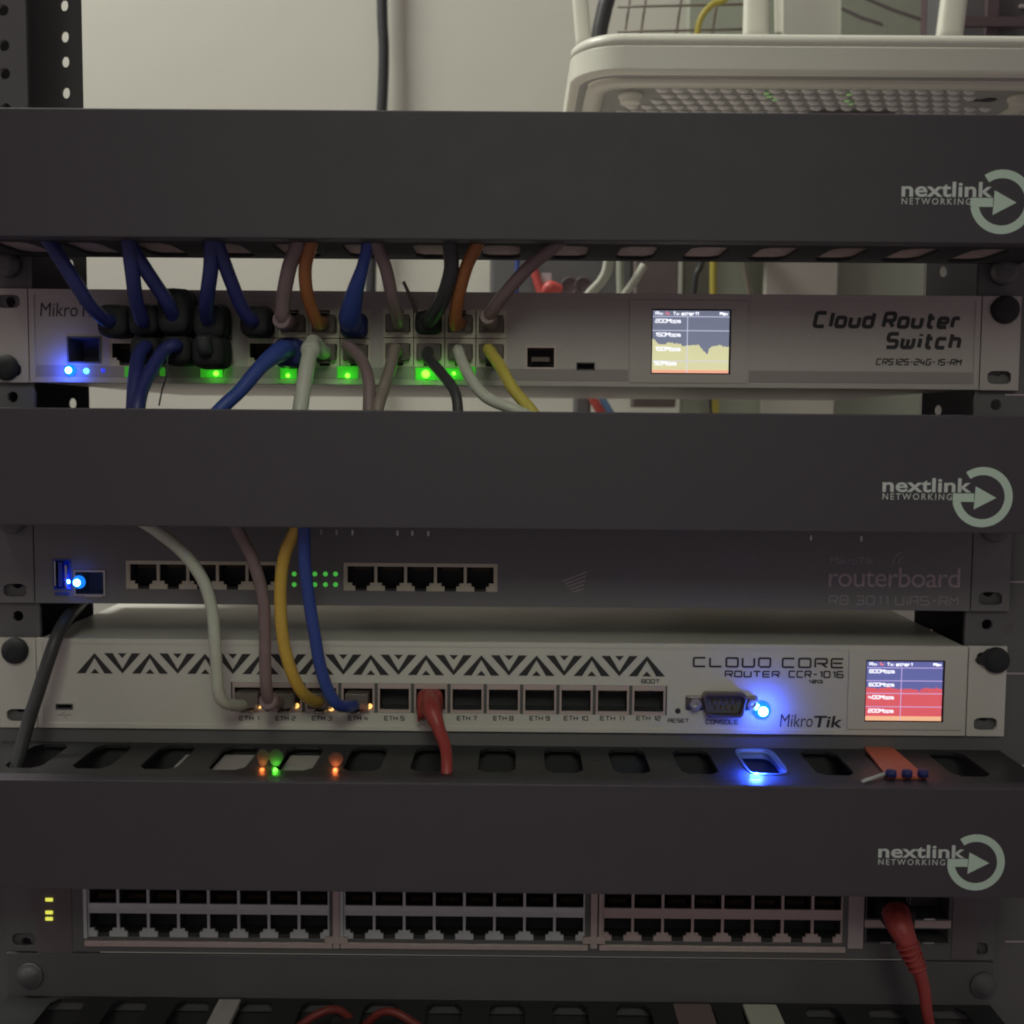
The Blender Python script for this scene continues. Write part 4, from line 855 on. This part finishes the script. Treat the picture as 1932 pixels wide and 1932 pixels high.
def antenna(px0, px1, pyb, lean, Y):
    a_ = P(px0, pyb, Y); b_ = P(px1, pyb, Y); cx_ = (a_.x+b_.x)/2; w_ = (b_.x-a_.x)/2; rings = []
    for hz, kw, kd in ((-12, 1.0, 1.0), (0, 1, 1), (40, .98, .95), (120, .8, .7), (128, .4, .4)):
        rings.append([Vector((cx_+lean*hz+w_*kw*math.copysign(abs(math.cos(q_))**.5, math.cos(q_)), Y+5*kd*math.copysign(abs(math.sin(q_))**.5, math.sin(q_)), a_.z+hz)) for q_ in [2*math.pi*j/20 for j in range(20)]])
    return part('antenna', MB().loft(rings), M_ROUTER, wr)
Ya = Yr+dep+6
antenna(1402, 1449, 58, 0.0, Ya); antenna(1768, 1816, 60, .09, Ya); antenna(1086, 1116, 75, -.10, Ya)
for px in (1425, 1792, 1101):
    c = P(px, 70, Ya); part('antenna_hinge', MB().disc_stack((c.x, Ya-9, zl+12), ((0, 5), (11, 5)), n=16), M_ROUTER, wr)
# the shelf its rear feet stand on (hidden by the manager's lid from here)
Zf = zl-7.3
sh = thing('shelf_bracket', 'black shelf strip carrying the rear feet of the cream router', 'shelf', ((xl+xr)/2, Yr+dep-34, Zf-3))
part('strip', MB().box(xl-30, 268, Yr+dep-55, Yr+dep-10, Zf-3, Zf), M_BLACK2, sh); part('arm', MB().box(160, 175, Yr+dep-10, Yw-.5, Zf-3, Zf), M_BLACK2, sh)

# ------------------------------------------------------------------ things against the wall
Yb = 400
c_ = [P(x, y, Yw-12) for x, y in ((722, -300), (721, 0), (724, 100), (720, 215), (706, 420), (700, 520), (700, 700), (702, 1100))]
solo('hanging_cable', MB().tube(c_, 4.6, n=12), M_BCABLE, 'thick black cable hanging straight down the wall', 'cable')
c_ = [P(x, y, 330) for x, y in ((1170, -260), (1152, -40), (1140, 20), (1130, 70), (1122, 160), (1120, 250))]
solo('power_lead', MB().tube(c_, 6.0, n=12), M_BCABLE, 'fat black lead behind the left corner of the cream router', 'cable')
# wire basket
Y = 360; wb = thing('wire_basket', 'wire basket of thin bars behind the cream router', 'basket', P(1270, 100, Y))
for y in (-60, 10, 57, 120):
    a_, b_ = P(1165, y+3, Y), P(1410, y-2, Y); part('bar', MB().tube([a_, (a_+b_)/2, b_], 1.0, n=8, sub=2), M_TAN, wb)
for x in (1165, 1195, 1262, 1330, 1398):
    a_, b_ = P(x+42, -130, Y+3), P(x, 160, Y+3); part('bar', MB().tube([a_, (a_+b_)/2, b_], 1.0, n=8, sub=2), M_TAN, wb)
c_ = [P(x, y, 350) for x, y in ((1400, -60), (1372, -5), (1345, 8), (1325, 30), (1316, 60), (1312, 130))]
solo('yellow_wire', MB().tube(c_, 2.4, n=10), M_YELLOW2, 'yellow cable curving through the wire basket', 'cable')
def sheet(name, pts, Y, m, label, cat, th=3):
    w_ = [P(x, y, Y) for x, y in pts]; mb = MB().prism([(v.x, v.z) for v in w_], Y, Y+th); return solo(name, mb, m, label, cat)
sheet('paper_stack', [(1478, -80), (1585, -80), (1585, 130), (1478, 130)], 385, M_PAPER, 'white paper sheets standing behind the cream router between its antennas', 'papers', 6)
for k, (x0, y0, x1, y1) in enumerate(((1490, 55, 1545, -20), (1540, 60, 1586, 8), (1515, 60, 1572, -5))):
    pass
ct = thing('grey_carton', 'grey green carton with two dark creases right of the white papers', 'carton', P(1660, 120, 380))
w_ = [P(x, y, 380) for x, y in ((1587, -90), (1742, -90), (1742, 130), (1587, 130))]
part('face', MB().prism([(v.x, v.z) for v in w_], 380, 410), M_GPAPER, ct)
for (x0, y0, x1, y1) in ((1588, 15, 1665, 45), (1630, -6, 1740, 36)):
    a_, b_ = P(x0, y0, 379), P(x1, y1, 379); mb = MB(); strip(mb, [(a_.x, a_.z), ((a_.x+b_.x)/2, (a_.z+b_.z)/2-1), (b_.x, b_.z)], 2.2, 379.7, 0); part('crease', mb, M_DIMPRINT, ct)
board('purple_strip', 1744, 1772, -90, 240, 370, 14, M_PURPLE, 'dark purple upright strip right of the grey green carton', 'strip')
X0, X1, Z0, Z1 = box_of(1774, 2100, -120, 240, 340)
X0, X1, Z0, Z1 = box_of(1774, -120, 2100, 240, 340)
dc = thing('dark_cabinet', 'black cabinet with purple bars behind the right antenna of the cream router', 'cabinet', ((X0+X1)/2, 370, Z0))
part('body', MB().box(X0, X1, 340, 400, Z0, Z1), M_BLACK2, dc)
a_ = box_of(1858, -120, 1879, 240, 338); part('bar', MB().box(a_[0], a_[1], 334, 339.8, a_[2], a_[3]), M_PURPLE, dc)
a_ = box_of(1774, 37, 2100, 55, 336); part('bar', MB().box(a_[0], a_[1], 330, 333.8, a_[2], a_[3]), M_PURPLE, dc)
a_ = box_of(1926, 7, 1990, 13, 336); part('bar', MB().box(a_[0], a_[1], 337, 339.8, a_[2], a_[3]), M_ZINC, dc)
sheet('slim_white_lid', [(1462, -60), (1474, -60), (1478, 60), (1464, 60)], 390, M_ROUTER, 'narrow white upright strip beside the left antenna', 'strip', 4)
# clutter seen between top manager and white switch
Yc = 330
X0, X1, Z0, Z1 = box_of(924, 380, 1196, 640, Yc)
ps = thing('power_strip', 'dark power box behind the white switch with a red plug', 'power box', ((X0+X1)/2, Yc, Z0))
part('housing', MB().box(X0, X1, Yc, Yc+45, Z0, Z1, 0, 3), M_BLACK2, ps)
for x in (1075, 1100): c = P(x, 540, Yc); part('socket', MB().disc_stack((c.x, Yc, c.z), ((0, 7), (-2, 7), (-2.4, 6), (-1, 5)), n=18), M_PURPLE, ps)
def cord(name, pts, Y, r, m, label, cat='cable'): return solo(name, MB().tube([P(x, y, Y) for x, y in pts], r, n=10), m, label, cat)
M_REDB = mat('bright_red_plastic', (.62, .10, .09), .4)
rp_ = thing('red_plug', 'bright red angled plug on the dark power box', 'plug', P(1030, 545, Yc-12))
a_ = [P(1007, 506, Yc-14), P(1012, 525, Yc-14), P(1022, 556, Yc-14)]; part('stem', MB().tube(a_, 3.2, n=10), M_REDB, rp_)
part('cap', MB().tube([P(1022, 556, Yc-14), P(1038, 542, Yc-14), P(1058, 548, Yc-12)], [3.5, 5, 4], n=10), M_REDB, rp_); part('label_tag', MB().box(P(1020, 530, Yc-12).x, P(1040, 530, Yc-12).x, Yc-13, Yc-11, P(1020, 545, Yc-12).z, P(1020, 515, Yc-12).z), M_GREYPRINT, rp_)
cord('white_wire', [(1152, 440), (1149, 500), (1140, 525), (1118, 552), (1100, 590)], Yc-20, 3.2, M_WCABLE, 'white wire curling down in front of the dark power box')
cord('white_wire', [(1146, 440), (1143, 500), (1132, 528), (1108, 555), (1090, 590)], Yc-26, 2.2, M_PAPER, 'thinner paler wire running beside the curling white wire')
cord('grey_rod', [(1171, 440), (1170, 520), (1172, 600)], Yc-8, 3.0, M_GREENWALL, 'slim greyish green rod at the right end of the power box', 'rod')
cord('white_wire', [(1215, 500), (1196, 532), (1176, 560), (1150, 600)], Yc-10, 3.0, M_PAPER, 'short white wire slanting behind the switch near the brown post')
cord('blue_wire', [(978, 440), (976, 500), (974, 560)], Yc-10, 1.6, M_BLUE2, 'thin blue wire hanging on the left of the power box')
cord('black_wire', [(1335, 440), (1322, 500), (1312, 525), (1308, 600), (1330, 700), (1344, 760), (1344, 860)], 390, 2.6, M_BCABLE, 'thin black wire crossing the greyish green board')
cord('yellow_wire', [(1347, 440), (1346, 560), (1350, 760), (1350, 860)], 385, 3.0, M_YELLOW2, 'yellow wire hanging straight before the greyish green board')
cord('grey_wire', [(1398, 440), (1404, 500), (1414, 560), (1418, 620)], 415, 2.4, M_TAN, 'faint grey wire on the greyish green board left of the pale board')
X0, X1, Z0, Z1 = box_of(1084, 735, 1114, 900, Yc); solo('dark_adapter', MB().box(X0, X1, Yc, Yc+30, Z0, Z1, 0, 2), M_BLACK2, 'small dark adapter just below the white switch', 'adapter')
cord('red_wire', [(1100, 720), (1120, 755), (1140, 790), (1160, 840)], Yc-8, 3.4, M_REDB, 'red wire slanting down below the white switch')
cord('blue_wire', [(1122, 720), (1138, 755), (1158, 790), (1178, 840)], Yc-8, 2.6, mat('light_blue_wire', (.16, .28, .5), .4), 'light blue wire beside the red wire below the switch')
